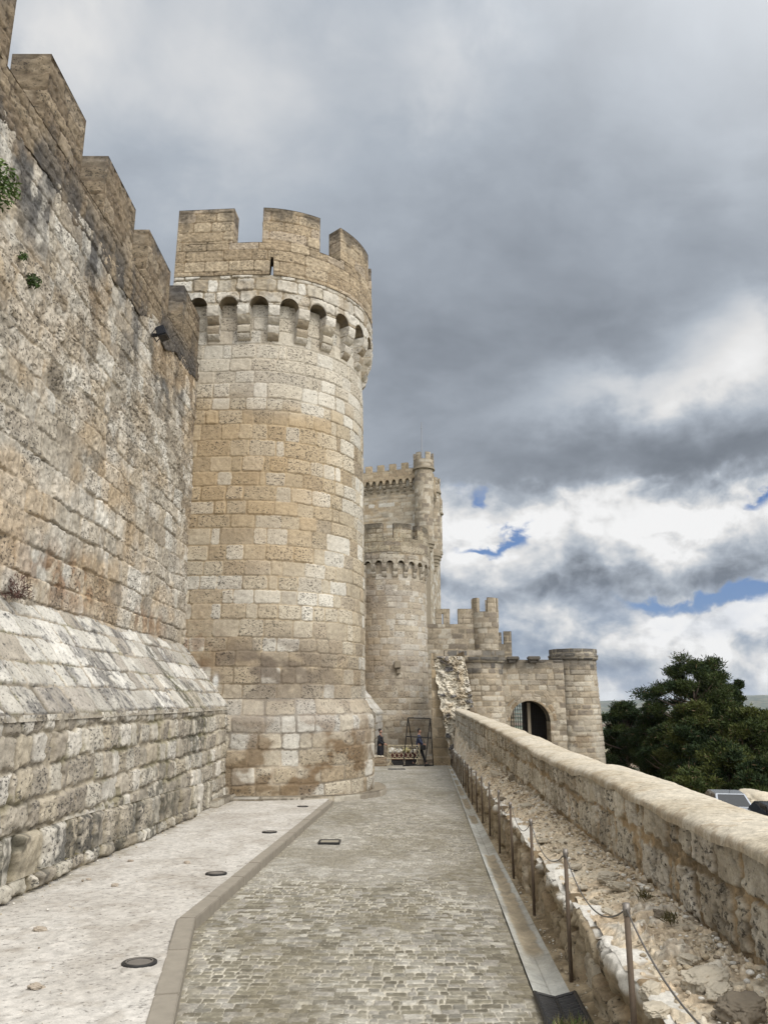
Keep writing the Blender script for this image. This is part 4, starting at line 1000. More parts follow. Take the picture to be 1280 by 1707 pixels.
def leaf_mesh(name, cen, ax1, ax2, colr, mat, parent=None):
    """one small quad per leaf"""
    n = len(cen); V = np.stack([cen-ax1-ax2*.3, cen-ax2+ax1*.1, cen+ax1+ax2*.2, cen+ax2], 1).reshape(-1, 3); Fq = np.arange(n*4).reshape(n, 4)
    C = np.repeat(np.concatenate([colr, np.ones((n, 1))], 1), 4, 0)
    return raw_mesh(name, V, Fq, mat, parent, C, smooth=False)
M_leaf, nt, bs = new_mat('foliage'); vc = nt.node('ShaderNodeVertexColor', layer_name='Col'); nt.l.new(vc.outputs[0], bs.inputs['Base Color']); bs.inputs['Roughness'].default_value = .7; bs.inputs['Specular IOR Level'].default_value = .15
def runit(n):
    v = rng.normal(size=(n, 3)); return v/np.linalg.norm(v, axis=1, keepdims=True)
def tuft(name, loc, n, rad, ln, wd, cols, label, cat, up=.4, group=None, flat=1.):
    cen = runit(n)*(rng.random((n, 1))**.5)*rad; cen[:, 2] = np.abs(cen[:, 2])*flat if up > 0 else cen[:, 2]*flat
    d = runit(n)+cen/rad*.8; d[:, 2] += up; d /= np.linalg.norm(d, axis=1, keepdims=True); s_ = np.cross(d, runit(n)); s_ /= np.linalg.norm(s_, axis=1, keepdims=True)
    L = ln*(.5+rng.random((n, 1))); ci = rng.integers(0, len(cols), n); c_ = np.array(cols)[ci]*(.7+.6*rng.random((n, 1)))
    e = empty(name, loc, label=label, cat=cat, group=group)
    o = leaf_mesh('foliage', cen, d*L, s_*wd, c_, M_leaf); o.parent = e; return e
G1, G2, G3 = (.06, .10, .03), (.09, .13, .04), (.14, .13, .06)
p = (-4.98, 8.45, 7.95)
tuft('wall_plant', p, 1100, .36, .04, .014, [G1, G2], 'leafy green plant growing out of the curtain wall high at the left edge', 'plant', -.3)
tuft('wall_plant', (-4.97, 9.8, 7.38), 220, .11, .035, .012, [G1, (.05, .07, .03)], 'small dark tuft rooted in the wall joints below the battlements', 'plant', -.2)
tuft('wall_plant', (-4.97, 9.45, 7.55), 90, .06, .03, .01, [G1], 'tiniest weed clump in the curtain wall, left of the small dark tuft', 'plant', -.2)
e = tuft('dead_plant', (-4.78, 10.0, 2.9), 260, .20, .05, .006, [(.07, .035, .03), (.10, .06, .05)], 'dried reddish brown plant hanging at the top of the sloping wall foot', 'plant', .1, flat=1.6)
tuft('drain_weeds', (1.02, 4.72, road_z(4.72)+.02), 420, .16, .05, .004, [G2, G3, G3, (.2, .17, .1)], 'small clump of weeds and twigs growing on the iron drain grate', 'weeds', .8, flat=.3)
random.seed(9)
for (px, py, lab) in ((1119, 1562, 'dry weed tuft in the earth ledge near the parapet foot'), (1075, 1533, 'tiny straggly weed between flat stones of the ledge')):
    Y = 5.0 if px > 1100 else 5.6; X_ = (at(px, py, Y)).x
    tuft('dry_weed', (X_, Y, float(ledge_z(np.array(X_), np.array(Y)))+.02), 60, .05, .03, .004, [(.08, .07, .03), (.12, .1, .05)], lab, 'weeds', .7)
# loose stones
M_rock = plain_mat('loose_limestone', tuple(alb(196, 184, 162)), .95, 0, 14, .35, .8); M_rockd = plain_mat('dark_limestone', tuple(alb(130, 118, 100)), .95, 0, 14, .45, .8)
def rock(loc, s, flat, sd, mat, label, group):
    bm = bmesh.new(); bmesh.ops.create_icosphere(bm, subdivisions=5, radius=1)
    V = np.array([v.co[:] for v in bm.verts]); n = fbm(V[:, 0]*1.6+sd, V[:, 1]*1.6, V[:, 2]*1.6, 5, sd, .6); n_ = fbm(V[:, 0]*6+sd, V[:, 1]*6, V[:, 2]*6, 4, sd+3, .65)
    V2 = np.sign(V)*np.abs(V)**.75*(.9+.55*n[:, None]+.10*n_[:, None]); V2 *= np.array([1, .8, flat])*s
    for v, p_ in zip(bm.verts, V2): v.co = p_
    me = bpy.data.meshes.new('loose_stone'); bm.to_mesh(me); bm.free(); me.polygons.foreach_set('use_smooth', [True]*len(me.polygons)); me.materials.append(mat)
    o = bpy.data.objects.new('loose_stone', me); link(o); o.location = loc; o.rotation_euler = (random.uniform(-.2, .2), random.uniform(-.2, .2), random.uniform(0, 6))
    return tag(o, label, 'stone', group)
def on_ledge(px, py):
    best = None
    for i in range(400):
        Y = 3+i*.08; p_ = at(px, py, Y); z = float(ledge_z(np.array(p_.x), np.array(Y)))
        if p_.z < z: return (p_.x, Y, z)
    return None
RK = [(1013, 1463, .10, .4, 0, 'layered pale stone lump in the middle of the ledge, beside the second post'), (1030, 1480, .09, .35, 0, 'cracked stone slab half buried against the largest ledge lump'),
      (994, 1501, .05, .3, 0, 'small flat white stone below the layered lump'), (1017, 1517, .06, .22, 0, 'flat sliver of stone near the nearest cable sag'), (972, 1476, .05, .3, 0, 'small flat chip left of the layered lump'),
      (958, 1442, .07, .25, 0, 'thin pale slab lying by the second post top'), (1176, 1640, .12, .4, 0, 'large jagged pale rock jutting from the ledge at lower right'), (1094, 1684, .07, .35, 0, 'smooth pale grey stone right of the nearest post'),
      (1150, 1605, .07, .35, 0, 'broad rounded stone under the parapet foot at lower right'), (1235, 1700, .11, .45, 1, 'big dark boulder in the bottom right corner'), (877, 1340, .09, .3, 0, 'reddish flat stone across the ledge midway'),
      (836, 1329, .07, .6, 1, 'dark hollow stone on the ledge near the fifth post'), (856, 1296, .09, .8, 1, 'dark upright stone against the parapet foot'), (827, 1289, .13, .5, 0, 'bulky pale stone in the rubble midway up the ledge'),
      (812, 1272, .12, .5, 0, 'pale stone above the bulky one in the far rubble'), (1105, 1530, .06, .5, 1, 'small brown stone beside the dry weed'), (1085, 1655, .06, .6, 0, 'small broken white stone between post and boulder'), (1200, 1660, .07, .4, 0, 'cream stone chip by the large jagged rock'),
      (905, 1400, .06, .4, 0, 'little stone in the sand near the parapet base'), (930, 1415, .05, .35, 0, 'little flat pebble stone left of thin pale slab')]
for i, (px, py, s_, fl_, dk_, lab) in enumerate(RK):
    p_ = on_ledge(px, py+6)
    if p_: rock((p_[0], p_[1], p_[2]+s_*fl_*.35), s_, fl_, 30+i, M_rockd if dk_ else M_rock, lab, 'loose stones on the earth ledge')
M_crumb = plain_mat('crumb_stone', tuple(alb(176, 162, 144)), .95, 0, 14, .35, .8)
CR = [(66, 1552, .055, 'largest crumb of fallen stone on the concrete near the left edge'), (60, 1648, .05, 'crumbled stone lump at the lower left of the concrete'), (192, 1478, .045, 'white flat stone chip in the middle of the concrete strip'), (148, 1468, .03, 'tiny dark stone chip on the concrete'), (218, 1437, .04, 'brownish stone crumb near the footing course'), (312, 1440, .045, 'pinkish stone crumb nearer to the kerb')]
for i, (px, py, s_, lab) in enumerate(CR):
    v = 853.5-py; b_ = (F_PX*sP+v*cP)/(F_PX*cP-v*sP); Y = (EYE-.085)/(-b_-.039); p_ = at(px, py, Y)
    rock((p_.x, p_.y, p_.z+.01), s_, .35, 60+i, M_crumb, lab, 'stone crumbs on the concrete strip')

# gravel: nobody could count it
def gravel():
    bm = bmesh.new(); bmesh.ops.create_icosphere(bm, subdivisions=2, radius=1); BV = np.array([v.co[:] for v in bm.verts]); BF = np.array([[v.index for v in f.verts] for f in bm.faces]); bm.free()
    n = 2400; g = np.random.default_rng(3); V, F, C = [], [], []
    pal_ = np.array([alb(216, 202, 178), alb(204, 186, 156), alb(190, 172, 142), alb(226, 220, 208), alb(160, 146, 124)])
    for i in range(n):
        k_ = g.random(); Y = 3.4*math.exp(g.random()*2.1)
        if k_ < .68: x = Xret(Y)+.12+(Xpar(Y)-Xret(Y)-.12)*(g.random() if g.random() < .5 else 1-abs(g.normal())*.18); x = min(max(x, Xret(Y)+.1), Xpar(Y)); z = float(ledge_z(np.array(x), np.array(Y))); s_ = .005+.016*g.random()**3+.0006*Y
        elif k_ < .86: x = Xedge(Y)+.25+g.random()*(Xret(Y)-Xedge(Y)-.26); z = road_z(Y)+.015; s_ = .004+.010*g.random()**2
        elif k_ < .95: x = -3.5+abs(g.normal())*.12; z = road_z(Y)+.09; s_ = .005+.012*g.random()**2
        else: x = -3.4+g.random()*1.6; z = road_z(Y)+.088; s_ = .003+.006*g.random()**2
        nn = .75+.5*g.random(BV.shape); a = g.random()*6.3; ca_, sa_ = math.cos(a), math.sin(a)
        v = BV*nn*s_*np.array([1, .5+.5*g.random(), .35+.4*g.random()]); v = np.stack([v[:, 0]*ca_-v[:, 1]*sa_, v[:, 0]*sa_+v[:, 1]*ca_, v[:, 2]], -1)+np.array([x, Y, z+s_*.2])
        V.append(v); F.append(BF+len(BV)*i); C.append(np.repeat(np.append(pal_[g.integers(0, 5)]*(.8+.4*g.random()), .2)[None], len(BV), 0))
    o = raw_mesh('gravel', np.concatenate(V), np.concatenate(F), M_earth, None, np.concatenate(C)); tag(o, 'fine gravel and grit scattered over the earth ledge and along the wall foot', kind='stuff')
gravel()

# floodlight on the wall
e = empty('floodlight', (-5.0, 15.2, 9.3), label='small black floodlight fixed to the curtain wall under the battlements', cat='floodlight')
M_fl = plain_mat('black_housing', (.02, .022, .028), .4, .2)
mb = MB(); mb.box((.22, 0, 0), (.20, .34, .22), M=Matrix.Rotation(-.35, 4, 'Y')); mb.build('housing', M_fl, e, bevel=.02, local=True)
mb = MB(); mb.box((.05, 0, -.04), (.12, .06, .06)); mb.tube([(.12, .19, -.0), (.05, .19, -.10), (.05, -.19, -.10), (.12, -.19, 0)], .012, 6); mb.build('bracket', M_fl, e, local=True)
mb = MB(); mb.box((.325, 0, -.045), (.01, .29, .17), M=Matrix.Rotation(-.35, 4, 'Y')); mb.build('glass', M_glass, e, local=True)

# ================================================================== END OF THE PATH
def gz_(Y): return road_z(Y)
# black A-frame
Y0 = 39.6
e = empty('metal_frame', (1.65, Y0, gz_(Y0)), label='black A-shaped metal frame standing at the end of the path', cat='frame')
tl, tr = at(680, 1197, Y0), at(717, 1198, Y0)
def q(px, Y): return (at(px, 1265, Y).x, Y, gz_(Y))
r_ = .026
mb = MB(); mb.tube([(tl.x, Y0, tl.z), (tr.x, Y0, tr.z)], .03, 6); mb.build('top_bar', M_iron, e)
for px, dy, T_ in ((672, -.15, tl), (692, .55, tl), (708, -.15, tr), (722, .55, tr)):
    mb = MB(); Y = Y0+dy; mb.tube([(T_.x, Y0, T_.z), q(px, Y)], r_, 6); mb.build('leg', M_iron, e)
m1, m2 = at(677, 1228, Y0), at(720, 1231, Y0)
mb = MB(); mb.tube([(m1.x, Y0+.1, m1.z), (m2.x, Y0+.1, m2.z)], .028, 6); mb.build('cross_bar', M_iron, e)
for a, b in (((672, Y0-.15), (692, Y0+.55)), ((708, Y0-.15), (722, Y0+.55)), ((692, Y0+.55), (722, Y0+.55))):
    A_, B_ = Vector(q(*a))+Vector((0, 0, .04)), Vector(q(*b))+Vector((0, 0, .04)); mb = MB(); mb.tube([A_, B_], .03, 6); mb.build('base_bar', M_iron, e)
# lattice barrier
Y1 = 40.3; x0, x1 = at(647, 1250, Y1).x, at(699, 1250, Y1).x; zg = gz_(Y1); z0, z1 = zg+.34, zg+.98
M_bar = plain_mat('cream_barrier', tuple(alb(186, 172, 140)), .6)
e = empty('lattice_barrier', (x0, Y1, zg), label='cream folding lattice barrier in front of the crates', cat='barrier')
mb = MB()
for i in range(-1, 8):
    for s_ in (1, -1):
        xa = x0+(x1-x0)*i/7; xb = xa+(x1-x0)*1.9/7; pa = [xa, z0 if s_ > 0 else z1]; pb = [xb, z1 if s_ > 0 else z0]
        for t0 in (0,):
            if pa[0] < x0: k_ = (x0-pa[0])/(pb[0]-pa[0]); pa = [x0, pa[1]+(pb[1]-pa[1])*k_]
            if pb[0] > x1: k_ = (x1-pa[0])/(pb[0]-pa[0]); pb = [x1, pa[1]+(pb[1]-pa[1])*k_]
        if pb[0] > pa[0]: mb.tube([(pa[0], Y1+.015*s_, pa[1]), (pb[0], Y1+.015*s_, pb[1])], .016, 5)
mb.build('lattice', M_bar, e)
mb = MB()
for z in (z0, z1): mb.tube([(x0, Y1, z), (x1, Y1, z)], .02, 6)
for x in (x0, x1): mb.tube([(x, Y1, z0), (x, Y1, z1)], .022, 6)
mb.build('rails', M_bar, e)
for x in (x0+.12, x1-.12):
    mb = MB(); mb.tube([(x, Y1, z0), (x, Y1, zg+.18)], .026, 6); mb.tube([(x, Y1, zg+.2), (x-.16, Y1-.12, zg)], .02, 6); mb.tube([(x, Y1, zg+.2), (x+.14, Y1+.12, zg)], .02, 6); mb.build('foot', M_bar, e)
# things behind it
M_red = plain_mat('dark_red_wood', tuple(alb(92, 48, 40)), .8); M_sack = plain_mat('pale_sack', tuple(alb(200, 196, 184)), .9, 0, 6, .3, .5); M_yel = plain_mat('yellow_sheet', tuple(alb(178, 168, 104)), .8)
Y2 = 41.6; zg2 = road_z(Y2)-.05
for i, (xa, lab) in enumerate(((.35, 'dark red wooden crate behind the left half of the lattice barrier'), (1.05, 'dark red wooden crate behind the right half of the lattice barrier, by the A-frame leg'))):
    e = empty('crate', (xa+.33, Y2, zg2), label=lab, cat='crate', group='crates behind the barrier')
    mb = MB(); mb.box((0, 0, .16), (.6, .45, .26)); mb.build('base', M_blk, e, bevel=.01, local=True)  # black box stands in for the shaded void under the planks
    mb = MB(); 
    for k in range(3): mb.box((0, 0, .36+k*.12), (.64, .5, .105))
    mb.build('planks', M_red, e, bevel=.01, local=True)
for i, (x, z, s_, mt, lab, nm, ct) in enumerate(((.42, .75, .17, M_sack, 'lumpy pale sack on the left dark red crate', 'sack', 'sack'), (.80, .74, .14, M_sack, 'second smaller pale sack between the left sack and the yellow bundle', 'sack', 'sack'), (1.15, .77, .17, M_yel, 'yellowish bundle on the right dark red crate', 'bundle', 'bundle'), (1.5, .72, .13, M_sack, 'small pale sack beside the yellowish bundle near the A-frame', 'sack', 'sack'))):
    bm = bmesh.new(); bmesh.ops.create_icosphere(bm, subdivisions=3, radius=1)
    for v in bm.verts:
        n_ = float(fbm(np.array(v.co.x*1.5+i*5), np.array(v.co.y*1.5), np.array(v.co.z*1.5), 3, 71)); v.co = Vector((v.co.x*1.25, v.co.y*.9, v.co.z*.8))*s_*(1+.5*n_)
    me = bpy.data.meshes.new(nm); bm.to_mesh(me); bm.free(); me.materials.append(mt); o = bpy.data.objects.new(nm, me); link(o); o.location = (x, Y2, zg2+z); tag(o, lab, ct)
# low wall with rubble by the first person and plank along the path end
pl = far_painter(701, [((150, 130, 104), 1), ((134, 116, 92), 1)], ch=(.2, .24), bw=(.6, .9), joint=.01)
lw = empty('low_wall', (-.2, 39.7, -1.6), label='low brownish stone step beside the person in dark coat', cat='low wall')
f, L = line_map((-1.2, 39.6), (.12, 39.6)); solid('stonework', M_far, lw, f, lsp(0, L, .05), lsp(-1.75, -1.13, .04), .5, pl, 'FTLR')
for i, (x, s_) in enumerate(((-.72, .13), (-.5, .16), (-.27, .11), (-.08, .08))): rock((x, 39.8, -1.09), s_, .5, 90+i, M_rock, ('pale rubble lump on the low step, %s' % ('hidden most by the big tower', 'biggest of the heap', 'in front of the dark coat', 'smallest at the right end')[i]), 'rubble heaped on the low step')
lw2 = empty('stone_step', (1.7, 42.6, -1.7), label='long low step of pale stone crossing behind the lattice barrier', cat='step')
f, L = line_map((.0, 42.7), (2.7, 42.7)); solid('stonework', M_far, lw2, f, lsp(0, L, .05), lsp(-1.95, -1.42, .05), 1.2, far_painter(705, P_dull, ch=(.2, .3), bw=(.5, .8)), 'FTLR')

# ================================================================== PEOPLE
def skin_obj(name, J, Ed, Rr, mat, parent, sub=1, root=0):
    me = bpy.data.meshes.new(name); me.from_pydata([Vector(j) for j in J], Ed, []); o = bpy.data.objects.new(name, me); link(o)
    m = o.modifiers.new('s', 'SKIN'); 
    for i, sv in enumerate(me.skin_vertices[0].data): r = Rr[i]; sv.radius = (r, r) if not isinstance(r, tuple) else r; sv.use_root = (i == root)
    m.use_smooth_shade = True; s_ = o.modifiers.new('d', 'SUBSURF'); s_.levels = sub; s_.render_levels = sub
    dg = bpy.context.evaluated_depsgraph_get(); dg.update(); me2 = bpy.data.meshes.new_from_object(o.evaluated_get(dg)); o.modifiers.clear(); o.data = me2
    me2.materials.clear(); me2.materials.append(mat); me2.polygons.foreach_set('use_smooth', [True]*len(me2.polygons)); o.parent = parent; return o
M_skin = plain_mat('skin', (.30, .17, .12), .6, 0, 20, .06, 0); M_hair = plain_mat('dark_hair', (.02, .015, .012), .7)
M_coat = plain_mat('black_coat', (.012, .012, .016), .85, 0, 6, .3, .3); M_jack = plain_mat('blue_jacket', (.03, .037, .068), .8, 0, 8, .3, .3); M_trs = plain_mat('dark_trousers', (.012, .012, .015), .85); M_shoe = plain_mat('black_shoe', (.01, .01, .01), .5); M_lip = plain_mat('lips', (.30, .13, .11), .6); M_eye = plain_mat('eyes', (.03, .02, .02), .3)
def finger_set(J, Ed, Rr, wi, wrist, dr, side, n0):
    """palm + five fingers from wrist index wi along unit dr; side = unit vector across the palm"""
    w = Vector(wrist); dr = Vector(dr).normalized(); sd = Vector(side).normalized(); nn = dr.cross(sd)
    pi_ = len(J); J.append(w+dr*.05); Rr.append(.026); Ed.append((wi, pi_))
    for k, (off, ln) in enumerate(((-.027, .062), (-.009, .075), (.009, .070), (.026, .055))):
        a = len(J); J.append(w+dr*.085+sd*off); Rr.append(.0095); Ed.append((pi_, a)); b = len(J); J.append(w+dr*(.085+ln*.55)+sd*off*1.1+nn*.010); Rr.append(.0088); Ed.append((a, b)); c_ = len(J); J.append(w+dr*(.085+ln)+sd*off*1.1+nn*.028); Rr.append(.0075); Ed.append((b, c_))
    a = len(J); J.append(w+dr*.045-sd*.035+nn*.012); Rr.append(.011); Ed.append((pi_, a)); b = len(J); J.append(w+dr*.080-sd*.05+nn*.022); Rr.append(.009); Ed.append((a, b))
def head_parts(e, hc, fwd, hair_len):
    F_ = Vector(fwd).normalized(); S_ = Vector((0, 0, 1)).cross(F_)
    bm = bmesh.new(); bmesh.ops.create_icosphere(bm, subdivisions=4, radius=1)
    for v in bm.verts:
        c_ = v.co.copy(); f_, s_, z_ = c_.x, c_.y, c_.z
        if f_ > .45 and z_ > -.25-hair_len*.0: f_ = .45+(f_-.45)*.1; 
        v.co = hc+F_*(f_*.098-.012)+S_*(s_*.083)+Vector((0, 0, (z_*.115 if z_ > 0 else z_*(.09+hair_len))+.028))
    me = bpy.data.meshes.new('hair'); bm.to_mesh(me); bm.free(); me.materials.append(M_hair); me.polygons.foreach_set('use_smooth', [True]*len(me.polygons)); o = bpy.data.objects.new('hair', me); link(o); o.parent = e
def face_parts(e, hc, F_):
    F_ = Vector(F_).normalized(); S_ = Vector((0, 0, 1)).cross(F_)
    mb = MB(); 
    for s_ in (-1, 1): c_ = hc+F_*.083+S_*.031*s_+Vector((0, 0, .005)); mb.box(tuple(c_), (.012, .012, .008))
    mb.build('eyes', M_eye, e, bevel=.003, local=True)
    mb = MB(); c_ = hc+F_*.088-Vector((0, 0, .052)); mb.box(tuple(c_), (.016, .02, .01)); mb.build('mouth', M_lip, e, bevel=.003, local=True)
def person(loc, rz, label, legs, arms, F_, coat_len, Mtop, hair_len, sc=1.0):
    """legs/arms: joint lists in local coords (facing +x)"""
    e = empty('person', loc, rz, label, 'person')
    J = [Vector((0, 0, .93)), Vector((.0, 0, 1.12)), Vector((-.01, 0, 1.34)), Vector((-.015, 0, 1.44)), Vector((0, 0, 1.50)), Vector((.012, 0, 1.575)), Vector((.005, 0, 1.645)), Vector((0, 0, 1.69))]
    Rr = [(.15, .11), (.135, .10), (.15, .10), .06, .052, (.070, .078), (.078, .092), .05]; Ed = [(i, i+1) for i in range(7)]
    hc = Vector((.008, 0, 1.605)); Fv = Vector(F_).normalized(); Sv = Vector((0, 0, 1)).cross(Fv)
    # nose, chin, ears
    k = len(J); J += [hc+Fv*.075-Vector((0, 0, .018)), hc+Fv*.098-Vector((0, 0, .028))]; Rr += [.014, .010]; Ed += [(6, k), (k, k+1)]
    for s_ in (-1, 1): k = len(J); J += [hc+Sv*.082*s_-Vector((0, 0, .01))]; Rr += [.018]; Ed += [(6, k)]
    for L in legs:
        p_ = 0
        for i, j in enumerate(L): J.append(Vector(j)); Rr.append([.085, .055, .038, .036, .026][i]); Ed.append((p_, len(J)-1)); p_ = len(J)-1
    for A_ in arms:
        p_ = 2
        for i, j in enumerate(A_): J.append(Vector(j)); Rr.append([.055, .042, .030][i]); Ed.append((p_, len(J)-1)); p_ = len(J)-1
        dr = Vector(A_[2])-Vector(A_[1]); finger_set(J, Ed, Rr, p_, A_[2], dr, Vector((0, 1, 0)).cross(dr) if abs(dr.normalized().y) < .8 else Vector((0, 0, 1)), 0)
    skin_obj('body', J, Ed, Rr, M_skin, e, 2); face_parts(e, hc, Fv); head_parts(e, hc, F_, hair_len)
    # trousers
    for L in legs:
        J2 = [Vector((0, L[0][1]*.6, .95))]+[Vector(j) for j in L[:3]]; 
        skin_obj('trousers', J2, [(0, 1), (1, 2), (2, 3)], [(.12, .11), .10, .074, .062], M_trs, e, 1)
        skin_obj('shoe', [Vector(L[3])+Vector((-.03, 0, -.03)), Vector(L[3])+Vector((.06, 0, -.035)), Vector(L[4])+Vector((.04, 0, -.0))], [(0, 1), (1, 2)], [.048, .046, .034], M_shoe, e, 1)
    # jacket or coat: torso plus sleeves
    J3 = [Vector((0, 0, coat_len)), Vector((0, 0, .92)), Vector((0, 0, 1.12)), Vector((-.01, 0, 1.34)), Vector((-.01, 0, 1.47))]; R3 = [(.20, .15), (.185, .14), (.165, .13), (.185, .125), .075]; E3 = [(0, 1), (1, 2), (2, 3), (3, 4)]
    if coat_len > .85: R3[0] = (.175, .135); J3[1] = Vector((0, 0, coat_len+.05))
    for A_ in arms:
        p_ = 3
        for i, j in enumerate(A_): 
            jj = Vector(j) if i < 2 else Vector(A_[1]).lerp(Vector(A_[2]), .9)
            J3.append(jj); R3.append([.075, .062, .048][i]); E3.append((p_, len(J3)-1)); p_ = len(J3)-1
    skin_obj('coat' if coat_len < .85 else 'jacket', J3, E3, R3, Mtop, e, 2, 1); e.scale = (sc, sc, sc); return e
p1_ = at(634, 1240, 40.6)
person((p1_.x, 40.6, road_z(40.6)), R_(-15), 'person in long dark coat standing against the talus end, hands together in front', [[(0, .09, .88), (.02, .10, .48), (0, .10, .10), (-.01, .10, .07), (.13, .11, .035)], [(0, -.09, .88), (.03, -.10, .48), (.02, -.10, .10), (.01, -.10, .07), (.15, -.11, .035)]],
       [[(-.01, .19, 1.36), (.04, .23, 1.10), (.22, .06, 1.02)], [(-.01, -.19, 1.36), (.04, -.23, 1.10), (.23, -.05, 1.00)]], (1, -.2, -.25), .42, M_coat, .02, 1.03)
p2_ = at(699, 1240, 40.9)
person((p2_.x, 40.9, road_z(40.9)), R_(-5), 'person in blue jacket walking to the right behind the metal frame', [[(.02, .09, .88), (.16, .09, .50), (.30, .09, .11), (.29, .09, .075), (.43, .10, .05)], [(0, -.09, .88), (-.04, -.09, .48), (-.30, -.09, .14), (-.32, -.09, .10), (-.19, -.10, .04)]],
       [[(-.01, .19, 1.36), (-.10, .23, 1.10), (.06, .24, .93)], [(-.01, -.19, 1.36), (.05, -.23, 1.10), (.22, -.17, 1.0)]], (1, -.1, 0), .88, M_jack, .03, 1.04)
e = empty('shoulder_bag', (p2_.x+.17, 40.66, road_z(40.9)+.88), label='black bag hanging at the hip of the person in blue jacket', cat='bag')
mb = MB(); mb.box((0, 0, 0), (.30, .10, .24)); mb.build('pouch', M_shoe, e, bevel=.03, local=True, seg=3)
mb = MB(); mb.tube([(-.13, 0, .1), (-.19, .1, .45), (-.2, .22, .60), (.0, .30, .5), (.12, .1, .1)], .012, 5); mb.build('strap', M_shoe, e, local=True)

# ================================================================== TREES
M_bark = plain_mat('pine_bark', (.13, .10, .08), .95, 0, 8, .4, .8)
def pine(loc, H, Rw, tb, sd, cols, label, nclump=80, nleaf=230, name='pine_tree', shape=None, lean=(0, 0), leaf=.13, open_=0.):
    r = np.random.default_rng(sd); random.seed(sd)
    e = empty(name, loc, label=label, cat='tree' if name != 'pine_bush' else 'bush', group='pines below the parapet')
    hb = tb*H
    C = []
    for i in range(nclump):
        t = r.random()**.85; z = hb+(H-hb)*t
        rad = Rw*(np.sin(np.pi*min(.98, .16+.80*t))**.75 if shape is None else np.interp(t, *shape)); a = r.random()*2*np.pi; q_ = rad*(.35+.65*r.random()**.5)
        lob = 1+.30*math.sin(a*3+sd+z*.5)+.25*math.sin(a*5+z*1.7)+r.uniform(-.12, .2)
        C.append((q_*lob*math.cos(a)+lean[0]*t, q_*lob*math.sin(a)+lean[1]*t, z+r.uniform(-.3, .3)))
    C = np.array(C); R0 = Rw*(.15+.15*r.random(nclump))+.12
    nleaf = int(nleaf*1.9); n = nclump*nleaf; ci = np.repeat(np.arange(nclump), nleaf)
    u = rng.normal(size=(n, 3)); u /= np.linalg.norm(u, axis=1, keepdims=True); u *= (rng.random((n, 1))**.45)
    u[:, 2] *= .62
    cen = C[ci]+u*R0[ci][:, None]*(1+.35*rng.normal(size=(n, 1))*.6)
    d = runit(n)*.8+u+np.array([0, 0, .5]); d /= np.linalg.norm(d, axis=1, keepdims=True); s_ = np.cross(d, runit(n)); s_ /= np.linalg.norm(s_, axis=1, keepdims=True)
    cc = np.array(cols)[r.integers(0, len(cols), nclump)][ci]*(.65+.7*rng.random((n, 1)))
    cc = np.where(rng.random((n, 1)) < .03, np.array([[.10, .07, .04]]), cc)
    o = leaf_mesh('crown', cen, d*leaf*(.6+.8*rng.random((n, 1))), s_*leaf*.22, cc, M_leaf); o.parent = e
    mb = MB(); tw = Rw*.055+.07
    pts = [(0, 0, -.6), (.1*lean[0], .1*lean[1], H*.25), (.35*lean[0]+.15, .35*lean[1]-.1, H*.55), (lean[0]*.8, lean[1]*.8, H*.9)]
    mb.tube(pts, [tw*1.3, tw, tw*.65, tw*.2], 9)
    for i in r.choice(nclump, min(nclump, 26), replace=False):
        c_ = C[i]; z = max(H*.12, min(c_[2]-.9-.3*r.random(), H*.8)); t = z/H; b = Vector((lean[0]*t, lean[1]*t, z)); m_ = b.lerp(Vector(c_), .55)-Vector((0, 0, .15)); mb.tube([b, m_, Vector(c_)], [tw*.42, tw*.26, tw*.08], 5)
    mb.build('trunk', M_bark, e, smooth=True, local=True); return e
DG, MG, OG = (.020, .034, .012), (.034, .048, .013), (.060, .070, .018)
def tree_at(pxc, pytop, pybot, Y, hwpx, **k):
    a = at(pxc, pytop, Y); b = at(pxc, pybot, Y); zg = float(terr(np.array([a.x]), np.array([Y]))[0]); k['tb'] = max(.05, (b.z-zg)/(a.z-zg)); zc = Y*1.0*cP
    return pine((a.x, Y, zg-.1), a.z-zg-.15, hwpx/F_PX*Y, **k)
